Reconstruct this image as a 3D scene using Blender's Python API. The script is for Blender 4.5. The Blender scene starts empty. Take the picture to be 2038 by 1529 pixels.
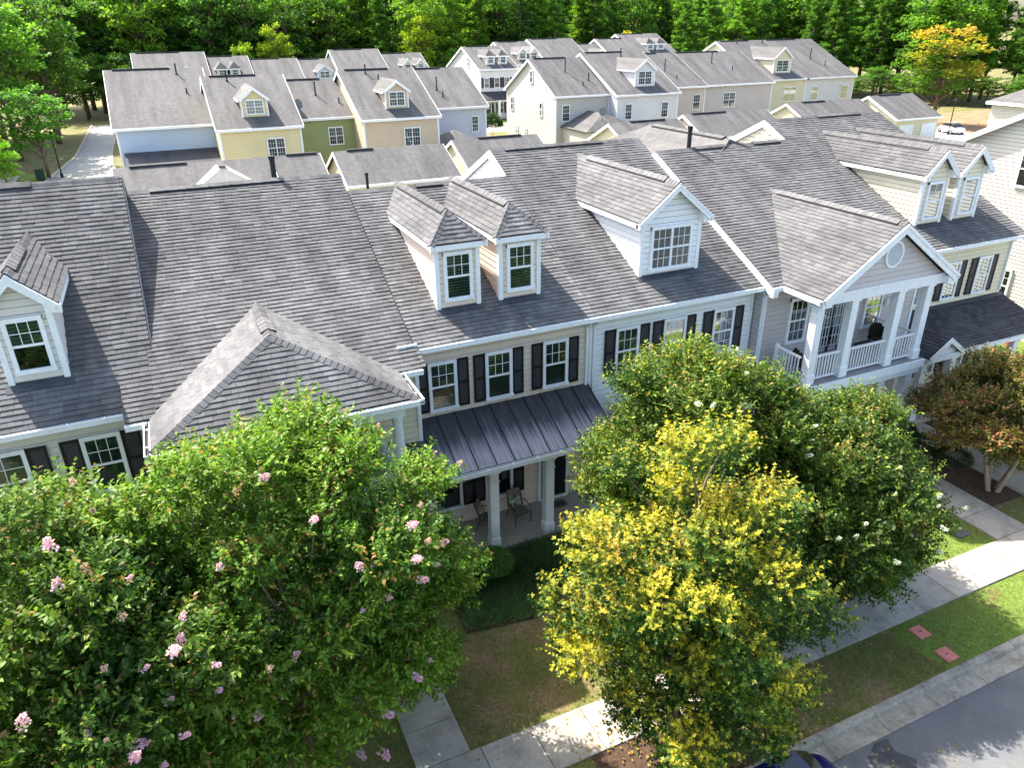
import bpy, math, random
import numpy as np
from mathutils import Vector, Matrix
random.seed(7); rng = np.random.default_rng(7)
sc = bpy.context.scene
COL = sc.collection

# ------------------------------------------------------------------ camera
def setup_camera():
    f, pit, yaw, roll = 1480.0, math.radians(25.75), math.radians(24.22), math.radians(0.79)
    fw = Vector((math.sin(yaw)*math.cos(pit), math.cos(yaw)*math.cos(pit), -math.sin(pit)))
    r = Vector((math.cos(yaw), -math.sin(yaw), 0)); d = fw.cross(r)
    c, s = math.cos(roll), math.sin(roll)
    r2 = c*r + s*d; d2 = -s*r + c*d
    cam = bpy.data.cameras.new('camera'); o = bpy.data.objects.new('camera', cam); COL.objects.link(o)
    M = Matrix((r2, -d2, -fw)).transposed().to_4x4(); M.translation = (0, 0, 14.4)
    o.matrix_world = M
    cam.sensor_width = 36; cam.sensor_fit = 'HORIZONTAL'; cam.lens = f/2038*36; cam.clip_end = 3000; cam.clip_start = .1
    sc.camera = o
setup_camera()
CAM = np.array([0, 0, 14.4])

# ------------------------------------------------------------------ sky, sun, exposure
SUN = Vector((-.47, 1.0, 1.34)).normalized()
EL = math.asin(SUN.z); AZ = math.atan2(SUN.x, SUN.y)
w = bpy.data.worlds.new('World'); sc.world = w; w.use_nodes = True
nt = w.node_tree; sky = nt.nodes.new('ShaderNodeTexSky'); sky.sky_type = 'NISHITA'; sky.sun_disc = False
sky.sun_elevation = EL; sky.sun_rotation = AZ % (2*math.pi); sky.altitude = 100; sky.air_density = 1.0; sky.dust_density = 3.0; sky.ozone_density = .6
wm = nt.nodes.new('ShaderNodeVectorMath'); wm.operation = 'MULTIPLY'; wm.inputs[1].default_value = (1.02, 1.0, .94)   # white balance of the skylight
nt.links.new(sky.outputs[0], wm.inputs[0]); nt.links.new(wm.outputs[0], nt.nodes['Background'].inputs[0]); nt.nodes['Background'].inputs[1].default_value = 0.15
sl = bpy.data.lights.new('sun', 'SUN'); sl.energy = 4.1; sl.angle = math.radians(.55); sl.color = (1, .95, .87)
so = bpy.data.objects.new('sun', sl); COL.objects.link(so); so.rotation_euler = SUN.to_track_quat('Z', 'Y').to_euler(); so.location = (-20, 50, 60)
sc.view_settings.view_transform = 'Standard'; sc.view_settings.look = 'None'; sc.view_settings.gamma = 1
sc.view_settings.exposure = 1.72
sc.render.engine = 'CYCLES'; sc.cycles.max_bounces = 5; sc.cycles.diffuse_bounces = 3; sc.cycles.glossy_bounces = 2; sc.cycles.transparent_max_bounces = 6

# ------------------------------------------------------------------ materials
MATS = {}
def mat(name, col, rough=.65, n1=0, a1=0, n2=0, a2=0, isl=0.0, obj=0.0, metal=0, spec=.3, bump=0, bscale=40, stretch=(1, 1, 1), streak=None, tint=None):
    """principled material: colour broken by two noises (world position), by loose piece and by object"""
    if name in MATS: return MATS[name]
    m = bpy.data.materials.new(name); m.use_nodes = True; nt = m.node_tree; N = nt.nodes; L = nt.links
    b = N['Principled BSDF']; b.inputs['Roughness'].default_value = rough; b.inputs['Metallic'].default_value = metal
    b.inputs['Specular IOR Level'].default_value = spec
    geo = N.new('ShaderNodeNewGeometry')
    fac = None
    def mul(x, y):
        n = N.new('ShaderNodeMath'); n.operation = 'MULTIPLY'
        for i, v in enumerate((x, y)):
            if isinstance(v, (int, float)): n.inputs[i].default_value = v
            else: L.new(v, n.inputs[i])
        return n.outputs[0]
    def rangeto(v, amt):
        n = N.new('ShaderNodeMapRange'); n.inputs[1].default_value = 0; n.inputs[2].default_value = 1
        n.inputs[3].default_value = 1-amt; n.inputs[4].default_value = 1+amt; L.new(v, n.inputs[0]); return n.outputs[0]
    facs = []
    for sc_, am, st in ((n1, a1, stretch), (n2, a2, (1, 1, 1))):
        if am:
            mp = N.new('ShaderNodeMapping'); mp.inputs['Scale'].default_value = st; L.new(geo.outputs['Position'], mp.inputs[0])
            t = N.new('ShaderNodeTexNoise'); t.inputs['Scale'].default_value = sc_; t.inputs['Detail'].default_value = 5; t.inputs['Roughness'].default_value = .65
            L.new(mp.outputs[0], t.inputs[0])
            c = N.new('ShaderNodeMapRange'); c.inputs[1].default_value = .3; c.inputs[2].default_value = .7; L.new(t.outputs[0], c.inputs[0])
            facs.append(rangeto(c.outputs[0], am))
    if isl: facs.append(rangeto(geo.outputs['Random Per Island'], isl))
    if obj:
        oi = N.new('ShaderNodeObjectInfo'); facs.append(rangeto(oi.outputs['Random'], obj))
    base = N.new('ShaderNodeRGB'); base.outputs[0].default_value = (*col, 1); src = base.outputs[0]
    if tint:   # second pigment mixed in patches: (colour, scale, lo, hi)
        t = N.new('ShaderNodeTexNoise'); t.inputs['Scale'].default_value = tint[1]; t.inputs['Detail'].default_value = 6; t.inputs['Roughness'].default_value = .7
        L.new(geo.outputs['Position'], t.inputs[0])
        c = N.new('ShaderNodeMapRange'); c.inputs[1].default_value = tint[2]; c.inputs[2].default_value = tint[3]; L.new(t.outputs[0], c.inputs[0])
        mx = N.new('ShaderNodeMix'); mx.data_type = 'RGBA'; L.new(c.outputs[0], mx.inputs[0]); L.new(src, mx.inputs[6]); mx.inputs[7].default_value = (*tint[0], 1); src = mx.outputs[2]
    if facs:
        f = facs[0]
        for g in facs[1:]: f = mul(f, g)
        vm = N.new('ShaderNodeVectorMath'); vm.operation = 'SCALE'; L.new(src, vm.inputs[0]); L.new(f, vm.inputs['Scale']); src = vm.outputs[0]
    L.new(src, b.inputs['Base Color'])
    if bump:
        t = N.new('ShaderNodeTexNoise'); t.inputs['Scale'].default_value = bscale; t.inputs['Detail'].default_value = 4; L.new(geo.outputs['Position'], t.inputs[0])
        bp = N.new('ShaderNodeBump'); bp.inputs['Strength'].default_value = bump; bp.inputs['Distance'].default_value = .02; L.new(t.outputs[0], bp.inputs['Height']); L.new(bp.outputs[0], b.inputs['Normal'])
    MATS[name] = m; return m

def lap_mat(name, col, pitch=.18):
    """far lap siding: colour darkened at each joint line over height, fading upwards"""
    if name in MATS: return MATS[name]
    m = mat(name, col, .6, .5, .05, 6, .04); nt = m.node_tree; N = nt.nodes; L = nt.links; b = N['Principled BSDF']
    geo = N.new('ShaderNodeNewGeometry'); sx = N.new('ShaderNodeSeparateXYZ'); L.new(geo.outputs['Position'], sx.inputs[0])
    dv = N.new('ShaderNodeMath'); dv.operation = 'DIVIDE'; dv.inputs[1].default_value = pitch; L.new(sx.outputs[2], dv.inputs[0])
    fr = N.new('ShaderNodeMath'); fr.operation = 'FRACT'; L.new(dv.outputs[0], fr.inputs[0])
    r = N.new('ShaderNodeMapRange'); r.inputs[1].default_value = 0; r.inputs[2].default_value = .22; r.inputs[3].default_value = .55; r.inputs[4].default_value = 1; L.new(fr.outputs[0], r.inputs[0])
    vm = N.new('ShaderNodeVectorMath'); vm.operation = 'SCALE'
    src = b.inputs['Base Color'].links[0].from_socket
    L.new(src, vm.inputs[0]); L.new(r.outputs[0], vm.inputs['Scale']); L.new(vm.outputs[0], b.inputs['Base Color'])
    return m

def far_roof_mat(name, col):
    """far asphalt roof: courses too fine to build, with weather streaks running down the slope"""
    if name in MATS: return MATS[name]
    m = mat(name, col, .85, .6, .34, 3.0, .12, stretch=(1.8, .25, .25)); nt = m.node_tree; N = nt.nodes; L = nt.links; b = N['Principled BSDF']
    geo = N.new('ShaderNodeNewGeometry'); mp = N.new('ShaderNodeMapping'); mp.inputs['Scale'].default_value = (1, 1.1, 0); L.new(geo.outputs['Position'], mp.inputs[0])
    br = N.new('ShaderNodeTexBrick'); br.inputs['Scale'].default_value = 1; br.inputs['Brick Width'].default_value = .33; br.inputs['Row Height'].default_value = .17; br.inputs['Mortar Size'].default_value = .012
    br.inputs[1].default_value = (1, 1, 1, 1); br.inputs[2].default_value = (.8, .8, .8, 1); br.inputs[3].default_value = (.6, .6, .6, 1); L.new(mp.outputs[0], br.inputs[0])
    vm = N.new('ShaderNodeVectorMath'); vm.operation = 'MULTIPLY'
    L.new(b.inputs['Base Color'].links[0].from_socket, vm.inputs[0]); L.new(br.outputs[0], vm.inputs[1]); L.new(vm.outputs[0], b.inputs['Base Color'])
    return m

def glass_mat():
    m = bpy.data.materials.new('window_glass'); m.use_nodes = True; nt = m.node_tree; N = nt.nodes; L = nt.links
    for n in list(N):
        if n.type == 'BSDF_PRINCIPLED': N.remove(n)
    out = [n for n in N if n.type == 'OUTPUT_MATERIAL'][0]
    tr = N.new('ShaderNodeBsdfTransparent'); tr.inputs[0].default_value = (.72, .8, .8, 1)
    gl = N.new('ShaderNodeBsdfGlossy'); gl.inputs['Roughness'].default_value = .03; gl.inputs[0].default_value = (.42, .46, .48, 1)
    fr = N.new('ShaderNodeFresnel'); fr.inputs[0].default_value = 1.5
    mr = N.new('ShaderNodeMapRange'); mr.inputs[3].default_value = .06; mr.inputs[4].default_value = 1; L.new(fr.outputs[0], mr.inputs[0])
    mx = N.new('ShaderNodeMixShader'); L.new(mr.outputs[0], mx.inputs[0]); L.new(tr.outputs[0], mx.inputs[1]); L.new(gl.outputs[0], mx.inputs[2]); L.new(mx.outputs[0], out.inputs[0])
    MATS['glass'] = m; return m

def stripe_mat(name, c1, c2, pitch, duty=.55):
    m = bpy.data.materials.new(name); m.use_nodes = True; nt = m.node_tree; N = nt.nodes; L = nt.links; b = N['Principled BSDF']; b.inputs['Roughness'].default_value = .6
    geo = N.new('ShaderNodeNewGeometry'); sx = N.new('ShaderNodeSeparateXYZ'); L.new(geo.outputs['Position'], sx.inputs[0])
    dv = N.new('ShaderNodeMath'); dv.operation = 'DIVIDE'; dv.inputs[1].default_value = pitch; L.new(sx.outputs[2], dv.inputs[0])
    fr = N.new('ShaderNodeMath'); fr.operation = 'FRACT'; L.new(dv.outputs[0], fr.inputs[0])
    gt = N.new('ShaderNodeMath'); gt.operation = 'GREATER_THAN'; gt.inputs[1].default_value = duty; L.new(fr.outputs[0], gt.inputs[0])
    mx = N.new('ShaderNodeMix'); mx.data_type = 'RGBA'; L.new(gt.outputs[0], mx.inputs[0]); mx.inputs[6].default_value = (*c1, 1); mx.inputs[7].default_value = (*c2, 1); L.new(mx.outputs[2], b.inputs['Base Color'])
    MATS[name] = m; return m

def leaf_mat(name, trans=.38, rough=.45):
    """leaf pigment from a per-leaf colour attribute, part of the light passing through the blade"""
    m = bpy.data.materials.new(name); m.use_nodes = True; nt = m.node_tree; N = nt.nodes; L = nt.links; b = N['Principled BSDF']
    out = [n for n in N if n.type == 'OUTPUT_MATERIAL'][0]
    at = N.new('ShaderNodeAttribute'); at.attribute_name = 'Col'
    oi = N.new('ShaderNodeObjectInfo'); mr = N.new('ShaderNodeMapRange'); mr.inputs[3].default_value = .8; mr.inputs[4].default_value = 1.2; L.new(oi.outputs['Random'], mr.inputs[0])
    vt = N.new('ShaderNodeVectorMath'); vt.operation = 'MULTIPLY'; L.new(at.outputs['Color'], vt.inputs[0]); L.new(oi.outputs['Color'], vt.inputs[1])
    vm = N.new('ShaderNodeVectorMath'); vm.operation = 'SCALE'; L.new(vt.outputs[0], vm.inputs[0]); L.new(mr.outputs[0], vm.inputs['Scale'])
    L.new(vm.outputs[0], b.inputs['Base Color']); b.inputs['Roughness'].default_value = rough; b.inputs['Specular IOR Level'].default_value = .2
    tl = N.new('ShaderNodeBsdfTranslucent'); vm2 = N.new('ShaderNodeVectorMath'); vm2.operation = 'MULTIPLY'; vm2.inputs[1].default_value = (1.25, 1.35, .6); L.new(vm.outputs[0], vm2.inputs[0]); L.new(vm2.outputs[0], tl.inputs[0])
    mx = N.new('ShaderNodeMixShader'); mx.inputs[0].default_value = trans; L.new(b.outputs[0], mx.inputs[1]); L.new(tl.outputs[0], mx.inputs[2]); L.new(mx.outputs[0], out.inputs[0])
    MATS[name] = m; return m

GLASS = glass_mat()
SHINGLE = mat('asphalt_shingle', (.128, .126, .128), .9, 1.0, .26, 30, .16, isl=.17, obj=.17, spec=.15, stretch=(1.6, .22, .22), tint=((.088, .086, .09), .45, .5, .72))
SHINGLE_DK = mat('dark_shingle', (.07, .068, .075), .9, .8, .2, 30, .15, isl=.25, obj=.2, spec=.15, stretch=(1.4, .3, .3))
FARROOF = far_roof_mat('far_shingle', (.122, .117, .116))
WHITE = mat('white_paint', (.83, .845, .86), .5, 1.6, .06, 14, .05, stretch=(4, 4, .5), tint=((.56, .54, .50), 2.2, .56, .85))
VENT = mat('black_rubber_vent', (.022, .022, .026), .7, 5, .2)
FLASH = mat('lead_flashing', (.05, .055, .065), .5, 6, .3)
SHUT = mat('charcoal_shutter', (.046, .043, .054), .5, 3, .15)
SHUTF = mat('black_shutter_frame', (.012, .011, .012), .5)
DOORB = mat('black_door_paint', (.012, .012, .014), .35)
BLIND = stripe_mat('slatted_blind', (.26, .28, .26), (.035, .04, .038), .085)
BLINDL = stripe_mat('pale_blind', (.25, .29, .23), (.12, .15, .12), .09)
CURT = mat('net_curtain', (.15, .20, .185), .8, 3, .25, stretch=(6, 6, .6))
DARKIN = mat('dark_room', (.025, .03, .032), .8, 3, .3)
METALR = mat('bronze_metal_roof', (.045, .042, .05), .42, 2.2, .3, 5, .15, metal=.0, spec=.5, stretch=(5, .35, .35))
def paint_sky_sheen():
    """sky sheen painted pale on the lower run of metal sheets, feathered in streaks"""
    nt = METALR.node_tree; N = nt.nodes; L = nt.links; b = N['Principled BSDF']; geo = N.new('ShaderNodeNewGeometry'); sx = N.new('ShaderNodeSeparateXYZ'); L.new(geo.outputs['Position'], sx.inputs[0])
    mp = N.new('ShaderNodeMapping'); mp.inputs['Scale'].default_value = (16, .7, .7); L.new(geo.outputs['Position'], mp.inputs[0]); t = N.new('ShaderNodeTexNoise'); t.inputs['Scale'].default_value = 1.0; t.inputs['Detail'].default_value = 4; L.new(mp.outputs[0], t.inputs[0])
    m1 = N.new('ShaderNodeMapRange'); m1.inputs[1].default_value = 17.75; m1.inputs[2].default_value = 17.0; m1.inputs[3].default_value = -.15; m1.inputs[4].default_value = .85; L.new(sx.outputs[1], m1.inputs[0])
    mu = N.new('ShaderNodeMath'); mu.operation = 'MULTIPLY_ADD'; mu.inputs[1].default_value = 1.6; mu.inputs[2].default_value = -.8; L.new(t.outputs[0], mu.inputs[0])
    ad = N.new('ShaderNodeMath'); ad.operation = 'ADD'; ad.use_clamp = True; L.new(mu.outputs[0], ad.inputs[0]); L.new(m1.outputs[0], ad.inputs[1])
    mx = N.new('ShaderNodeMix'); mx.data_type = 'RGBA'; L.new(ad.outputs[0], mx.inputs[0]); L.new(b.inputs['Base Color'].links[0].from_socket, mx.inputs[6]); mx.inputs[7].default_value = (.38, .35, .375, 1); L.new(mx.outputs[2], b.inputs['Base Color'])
paint_sky_sheen()
CONC = mat('concrete', (.37, .335, .285), .85, 1.1, .14, 9, .10, obj=.09, bump=.12, tint=((.24, .205, .165), 1.6, .48, .72))
PORCHC = mat('porch_concrete', (.46, .40, .33), .8, 1.3, .12, 14, .06, bump=.1)
ASPH = mat('asphalt', (.13, .134, .138), .9, .7, .16, 60, .22, bump=.2, bscale=90, tint=((.15, .147, .14), 1.6, .5, .62))
ASPHD = mat('asphalt_patch', (.06, .062, .066), .9, 5, .25, 90, .25, bump=.2, bscale=90)
KERB = mat('kerb_concrete', (.31, .28, .225), .9, 1.5, .25, 12, .15, bump=.2, tint=((.16, .13, .10), 2.2, .52, .72))
MULCH = mat('mulch', (.075, .045, .028), .95, 6, .4, 35, .4, bump=.6, bscale=30)
GROUNDM = mat('yard_ground', (.125, .135, .035), .95, .7, .2, 14, .4, bump=.5, bscale=25, tint=((.21, .15, .08), .55, .47, .60))
LAWNM = mat('lawn_soil', (.13, .19, .035), .95, .9, .2, 16, .35, bump=.5, bscale=25, tint=((.17, .12, .05), .8, .52, .66))

# siding paints
P_BEIGE = mat('beige_siding', (.76, .625, .515), .6, .6, .05, 8, .04, obj=.03)
P_WHITE = mat('white_siding', (.84, .85, .85), .6, .6, .05, 8, .04, obj=.03)
P_GREY = mat('greige_siding', (.56, .515, .50), .6, .6, .05, 8, .04, obj=.03)
P_CREAM = mat('cream_siding', (.78, .715, .53), .6, .6, .05, 8, .04, obj=.03)
P_PALE = mat('pale_greige_siding', (.70, .655, .605), .6, .6, .05, 8, .04, obj=.03)
P_IVORY = mat('ivory_siding', (.62, .58, .52), .6, .6, .05, 8, .04, obj=.03)
BACKING = mat('lap_shade_backing', (.07, .065, .06), .9)  # dark sheet seen through the board gaps paints the shade under each lap

# ------------------------------------------------------------------ mesh helpers
ROOT = [None, Vector((0, 0, 0))]
def set_root(o): ROOT[0] = o; ROOT[1] = Vector(o.location) if o else Vector((0, 0, 0))
def thing(name, label, cat, loc, group=None):
    o = bpy.data.objects.new(name, None); o.location = loc; o.empty_display_size = .2; COL.objects.link(o)
    o['label'] = label; o['category'] = cat
    if group: o['group'] = group
    set_root(o); return o
def link(name, me, m, parent):
    o = bpy.data.objects.new(name, me); COL.objects.link(o)
    if m is not None and not me.materials: me.materials.append(m)
    o.parent = parent; return o

class G:
    def __init__(s): s.v = []; s.f = []
    def poly(s, pts):
        i = len(s.v); s.v += [tuple(p) for p in pts]; s.f.append(tuple(range(i, i+len(pts))))
    def box(s, x0, x1, y0, y1, z0, z1):
        s.hexa([(x0, y0, z0), (x1, y0, z0), (x1, y1, z0), (x0, y1, z0)], [(x0, y0, z1), (x1, y0, z1), (x1, y1, z1), (x0, y1, z1)]); return s
    def hexa(s, a, b):
        i = len(s.v); n = len(a); s.v += [tuple(p) for p in a] + [tuple(p) for p in b]
        s.f.append(tuple(range(i+n-1, i-1, -1))); s.f.append(tuple(range(i+n, i+2*n)))
        for k in range(n): s.f.append((i+k, i+(k+1) % n, i+n+(k+1) % n, i+n+k))
        return s
    def fbox(s, O, u, n, u0, u1, n0, n1, z0, z1):
        O = Vector(O); u = Vector(u); n = Vector(n); Z = Vector((0, 0, 1))
        P = lambda a, b, c: O + u*a + n*b + Z*c
        s.hexa([P(u0, n0, z0), P(u1, n0, z0), P(u1, n1, z0), P(u0, n1, z0)], [P(u0, n0, z1), P(u1, n0, z1), P(u1, n1, z1), P(u0, n1, z1)]); return s
    def beam(s, p, q, w, h, up=(0, 0, 1), off=0):
        """box along p-q: w sideways, h downwards from the line"""
        p = Vector(p); q = Vector(q); d = (q-p).normalized(); sd = d.cross(Vector(up)).normalized(); u = sd.cross(d)
        c = [sd*(w/2)+u*off, -sd*(w/2)+u*off, -sd*(w/2)+u*(off-h), sd*(w/2)+u*(off-h)]
        s.hexa([p+k for k in c], [q+k for k in c]); return s
    def slab(s, pts, t):
        pts = [Vector(p) for p in pts]; n = (pts[1]-pts[0]).cross(pts[2]-pts[0]).normalized()
        if n.z < 0: pts = pts[::-1]; n = -n
        s.hexa([p-n*t for p in pts], pts); return s
    def tube(s, pts, rad, k=6, cap=True):
        pts = [Vector(p) for p in pts]; i = len(s.v); n = len(pts)
        for j, p in enumerate(pts):
            d = (pts[min(j+1, n-1)]-pts[max(j-1, 0)]).normalized(); a = d.orthogonal().normalized()
            if abs(d.z) < .9: a = d.cross(Vector((0, 0, 1))).normalized()
            else: a = d.cross(Vector((0, 1, 0))).normalized()
            b = d.cross(a); r = rad[j] if hasattr(rad, '__len__') else rad
            for q in range(k):
                t = 2*math.pi*q/k; s.v.append(tuple(p+a*(r*math.cos(t))+b*(r*math.sin(t))))
        for j in range(n-1):
            for q in range(k):
                a0 = i+j*k+q; a1 = i+j*k+(q+1) % k; s.f.append((a0, a1, a1+k, a0+k))
        if cap: s.f.append(tuple(range(i+k-1, i-1, -1))); s.f.append(tuple(range(i+(n-1)*k, i+n*k)))
        return s
    def lathe(s, c, prof, k=16):
        i = len(s.v)
        for r, z in prof:
            for q in range(k): t = 2*math.pi*q/k; s.v.append((c[0]+r*math.cos(t), c[1]+r*math.sin(t), c[2]+z))
        for j in range(len(prof)-1):
            for q in range(k): a0 = i+j*k+q; a1 = i+j*k+(q+1) % k; s.f.append((a0, a1, a1+k, a0+k))
        s.f.append(tuple(range(i+k-1, i-1, -1))); s.f.append(tuple(range(i+(len(prof)-1)*k, i+len(prof)*k))); return s
    def build(s, name, m, parent=None, smooth=False, label=None, kind=None):
        me = bpy.data.meshes.new(name); o = ROOT[1] if parent is not None else Vector((0, 0, 0))
        me.from_pydata([(a[0]-o[0], a[1]-o[1], a[2]-o[2]) for a in s.v], [], s.f)
        if smooth: me.polygons.foreach_set('use_smooth', [True]*len(me.polygons))
        ob = link(name, me, m, parent)
        if label: ob['label'] = label
        if kind: ob['kind'] = kind
        return ob
def tag(o, label, cat, group=None):
    o['label'] = label; o['category'] = cat
    if group: o['group'] = group
    return o
def structure(name, g, m, label=None):
    o = g.build(name, m); o['kind'] = 'structure'
    if label: o['label'] = label
    return o

# ------------------------------------------------------------------ clipping, shingles, siding
def clip_convex(poly, clip):
    """Sutherland-Hodgman in 2-D; clip is counter-clockwise"""
    out = poly
    n = len(clip)
    for i in range(n):
        ax, ay = clip[i]; bx, by = clip[(i+1) % n]
        inp = out; out = []
        if not inp: return out
        def side(p): return (bx-ax)*(p[1]-ay)-(by-ay)*(p[0]-ax)
        for j in range(len(inp)):
            p = inp[j]; q = inp[(j+1) % len(inp)]; sp = side(p); sq = side(q)
            if sp >= 0: out.append(p)
            if (sp >= 0) != (sq >= 0):
                t = sp/(sp-sq); out.append((p[0]+(q[0]-p[0])*t, p[1]+(q[1]-p[1])*t))
    return out
def area2(p): return .5*sum(p[i][0]*p[(i+1) % len(p)][1]-p[(i+1) % len(p)][0]*p[i][1] for i in range(len(p)))
SH_W = (.24, .30, .36); SH_E = .152; SH_T = .021
SH_MESH = {}
def shingle_mesh(k, tl):
    key = (k, tl, MATKEY[0])
    if key not in SH_MESH:
        w_ = SH_W[k]-.006; g = G(); a = SH_T*(1+.35*tl)
        g.v = [(0, 0, 0), (w_, 0, 0), (w_, SH_E*1.08, 0), (0, SH_E*1.08, 0), (0, 0, a), (w_, 0, a), (w_, SH_E*1.08, .003), (0, SH_E*1.08, .003)]
        g.f = [(4, 5, 6, 7), (0, 1, 5, 4), (1, 2, 6, 5), (3, 0, 4, 7)]
        me = bpy.data.meshes.new('shingle'); me.from_pydata(g.v, [], g.f); me.materials.append(MATKEY[1]); SH_MESH[key] = me
    return SH_MESH[key]
MATKEY = ['a', SHINGLE]
def shingles(parent, pts, nind=0, m=None, lift=.003, holes=()):
    """lay shingle courses on a planar convex polygon; courses run horizontally, butts to the low side"""
    m = m or SHINGLE; MATKEY[0] = m.name; MATKEY[1] = m
    pts = [Vector(p) for p in pts]; n = (pts[1]-pts[0]).cross(pts[2]-pts[0]).normalized()
    if n.z < 0: pts = pts[::-1]; n = -n
    u = Vector((0, 0, 1)).cross(n).normalized(); v = n.cross(u)       # v runs up the slope
    O = pts[0]; P2 = [((p-O).dot(u), (p-O).dot(v)) for p in pts]
    if area2(P2) < 0: P2 = P2[::-1]
    umin = min(p[0] for p in P2); umax = max(p[0] for p in P2); vmin = min(p[1] for p in P2); vmax = max(p[1] for p in P2)
    g = G(); whole = []
    r = 0; vv = vmin
    while vv < vmax-.02:
        x = umin-random.random()*.5
        wob = random.uniform(-.004, .004)
        while x < umax:
            k = random.randrange(3); w_ = SH_W[k]-.006; tl = random.randrange(2)
            v0 = vv+wob+random.uniform(-.003, .003)
            rect = [(x, v0), (x+w_, v0), (x+w_, v0+SH_E*1.08), (x, v0+SH_E*1.08)]
            cp = clip_convex(rect, P2)
            if len(cp) >= 3:
                a = abs(area2(cp))
                if a > .0004:
                    if abs(a-w_*SH_E*1.08) < 1e-5: whole.append((x, v0, k, tl))
                    else:
                        T = SH_T*(1+.35*tl); top = []; bot = []
                        for (a_, b_) in cp:
                            h = T+(0.003-T)*max(0, min(1, (b_-v0)/(SH_E*1.08)))
                            top.append(O+u*a_+v*b_+n*(h+lift)); bot.append(O+u*a_+v*b_+n*lift)
                        i = len(g.v); c = len(top); g.v += [tuple(q) for q in top+bot]
                        g.f.append(tuple(range(i, i+c)))
                        for q in range(c): g.f.append((i+c+q, i+c+(q+1) % c, i+(q+1) % c, i+q))
            x += SH_W[k]
        vv += SH_E; r += 1
    R = Matrix((u, v, n)).transposed().to_4x4()
    def dist(t): q = O+u*t[0]+v*t[1]; return (q-Vector(CAM)).length
    if nind:
        def vis(t):
            q = O+u*t[0]+v*t[1]
            return dist(t)+(1000 if any(h[0] < q.x < h[1] and h[2] < q.y < h[3] for h in holes) else 0)
        whole.sort(key=vis)
    for idx, (x, v0, k, tl) in enumerate(whole):
        p = O+u*x+v*v0+n*lift
        if idx < nind:
            o = link('shingle', shingle_mesh(k, tl), None, parent); M = R.copy(); M.translation = p-ROOT[1]; o.matrix_basis = M
        else:
            w_ = SH_W[k]-.006; T = SH_T*(1+.35*tl); i = len(g.v)
            for hh in ((0, 0), (T, .003)):
                for (a_, b_, h) in ((0, 0, hh[0]), (w_, 0, hh[0]), (w_, SH_E*1.08, hh[1]), (0, SH_E*1.08, hh[1])): g.v.append(tuple(p+u*a_+v*b_+n*h))
            g.f += [(i+4, i+5, i+6, i+7), (i, i+1, i+5, i+4), (i+1, i+2, i+6, i+5), (i+3, i, i+4, i+7)]
    o = g.build('shingle_courses', m, parent); o['kind'] = 'stuff'
    return o
def siding(parent, pts, m, out, pitch=.178, name='siding_board', T=.026):
    """horizontal lap boards, each an object, clipped to a vertical convex polygon; out is the outward normal"""
    pts = [Vector(p) for p in pts]; n = Vector(out).normalized(); u = Vector((0, 0, 1)).cross(n).normalized(); O = pts[0]
    P2 = [((p-O).dot(u), p.z) for p in pts]
    if area2(P2) < 0: P2 = P2[::-1]
    bk = G(); bk.poly([Vector((O.x, O.y, 0))+u*a+Vector((0, 0, b))+n*.0012 for a, b in P2]); bk.build('lap_shade_backing', BACKING, parent)
    umin = min(p[0] for p in P2)-1; umax = max(p[0] for p in P2)+1; z = min(p[1] for p in P2); zt = max(p[1] for p in P2)
    while z < zt-.03:
        cp = clip_convex([(umin, z+.018), (umax, z+.018), (umax, z+pitch), (umin, z+pitch)], P2)
        if len(cp) >= 3 and abs(area2(cp)) > .004:
            g = G(); top = []; bot = []
            for (a, b) in cp:
                h = T+(0.006-T)*max(0, min(1, (b-z)/pitch)); q = Vector((O.x, O.y, 0))+u*a+Vector((0, 0, b)); top.append(q+n*h); bot.append(q)
            c = len(top); g.v = [tuple(q) for q in top+bot]; g.f = [tuple(range(c))]+[(c+q, c+(q+1) % c, (q+1) % c, q) for q in range(c)]
            g.build(name, m, parent)
        z += pitch
# ------------------------------------------------------------------ house parts
def window(parent, O, u, n, w_, h, top=(3, 2), bot=None, twin=1, blind=None, blindb=None, flat=False, trim=WHITE, split=.5):
    """double-hung window: casing, sashes, muntins, panes and what hangs behind them. O = centre of the sill"""
    O = Vector(O); u = Vector(u); n = Vector(n); W = w_*twin; g = G()
    g.fbox(O, u, n, -W/2-.05, -W/2+.045, .0, .085, -.06, h+.07); g.fbox(O, u, n, W/2-.045, W/2+.05, .0, .085, -.06, h+.07)
    g.fbox(O, u, n, -W/2-.05, W/2+.05, .0, .087, h-.035, h+.075); g.fbox(O, u, n, -W/2-.07, W/2+.07, .0, .11, -.07, .035)
    fr = g.build('window', trim, parent); sub = parent if flat else fr
    gm = G()
    for t in range(twin):
        c = -W/2+w_*(t+.5); a0 = c-w_/2+.045; a1 = c+w_/2-.045; zm = h*split
        if t: gm.fbox(O, u, n, a0-.085, a0-.005, .0, .083, .03, h-.03)
        gm.fbox(O, u, n, a0, a1, .03, .074, zm-.03, zm+.03)
        for (z0, z1, grid) in ((zm+.03, h-.035, top), (.035, zm-.03, bot)):
            if grid:
                for i in range(1, grid[0]): x = a0+(a1-a0)*i/grid[0]; gm.fbox(O, u, n, x-.008, x+.008, .045, .066, z0, z1)
                for j in range(1, grid[1]): z = z0+(z1-z0)*j/grid[1]; gm.fbox(O, u, n, a0, a1, .046, .064, z-.008, z+.008)
        for (z0, z1, bm) in ((zm+.03, h-.03, blind), (.03, zm-.03, blindb or blind)):
            G().fbox(O, u, n, a0+.002, a1-.002, .05, .054, z0, z1).build('pane', GLASS, sub)
            G().fbox(O, u, n, a0+.001, a1-.001, .028, .034, z0, z1).build('blind', bm or DARKIN, sub)
    gm.build('muntin_bars', trim, sub)
    return fr
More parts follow.
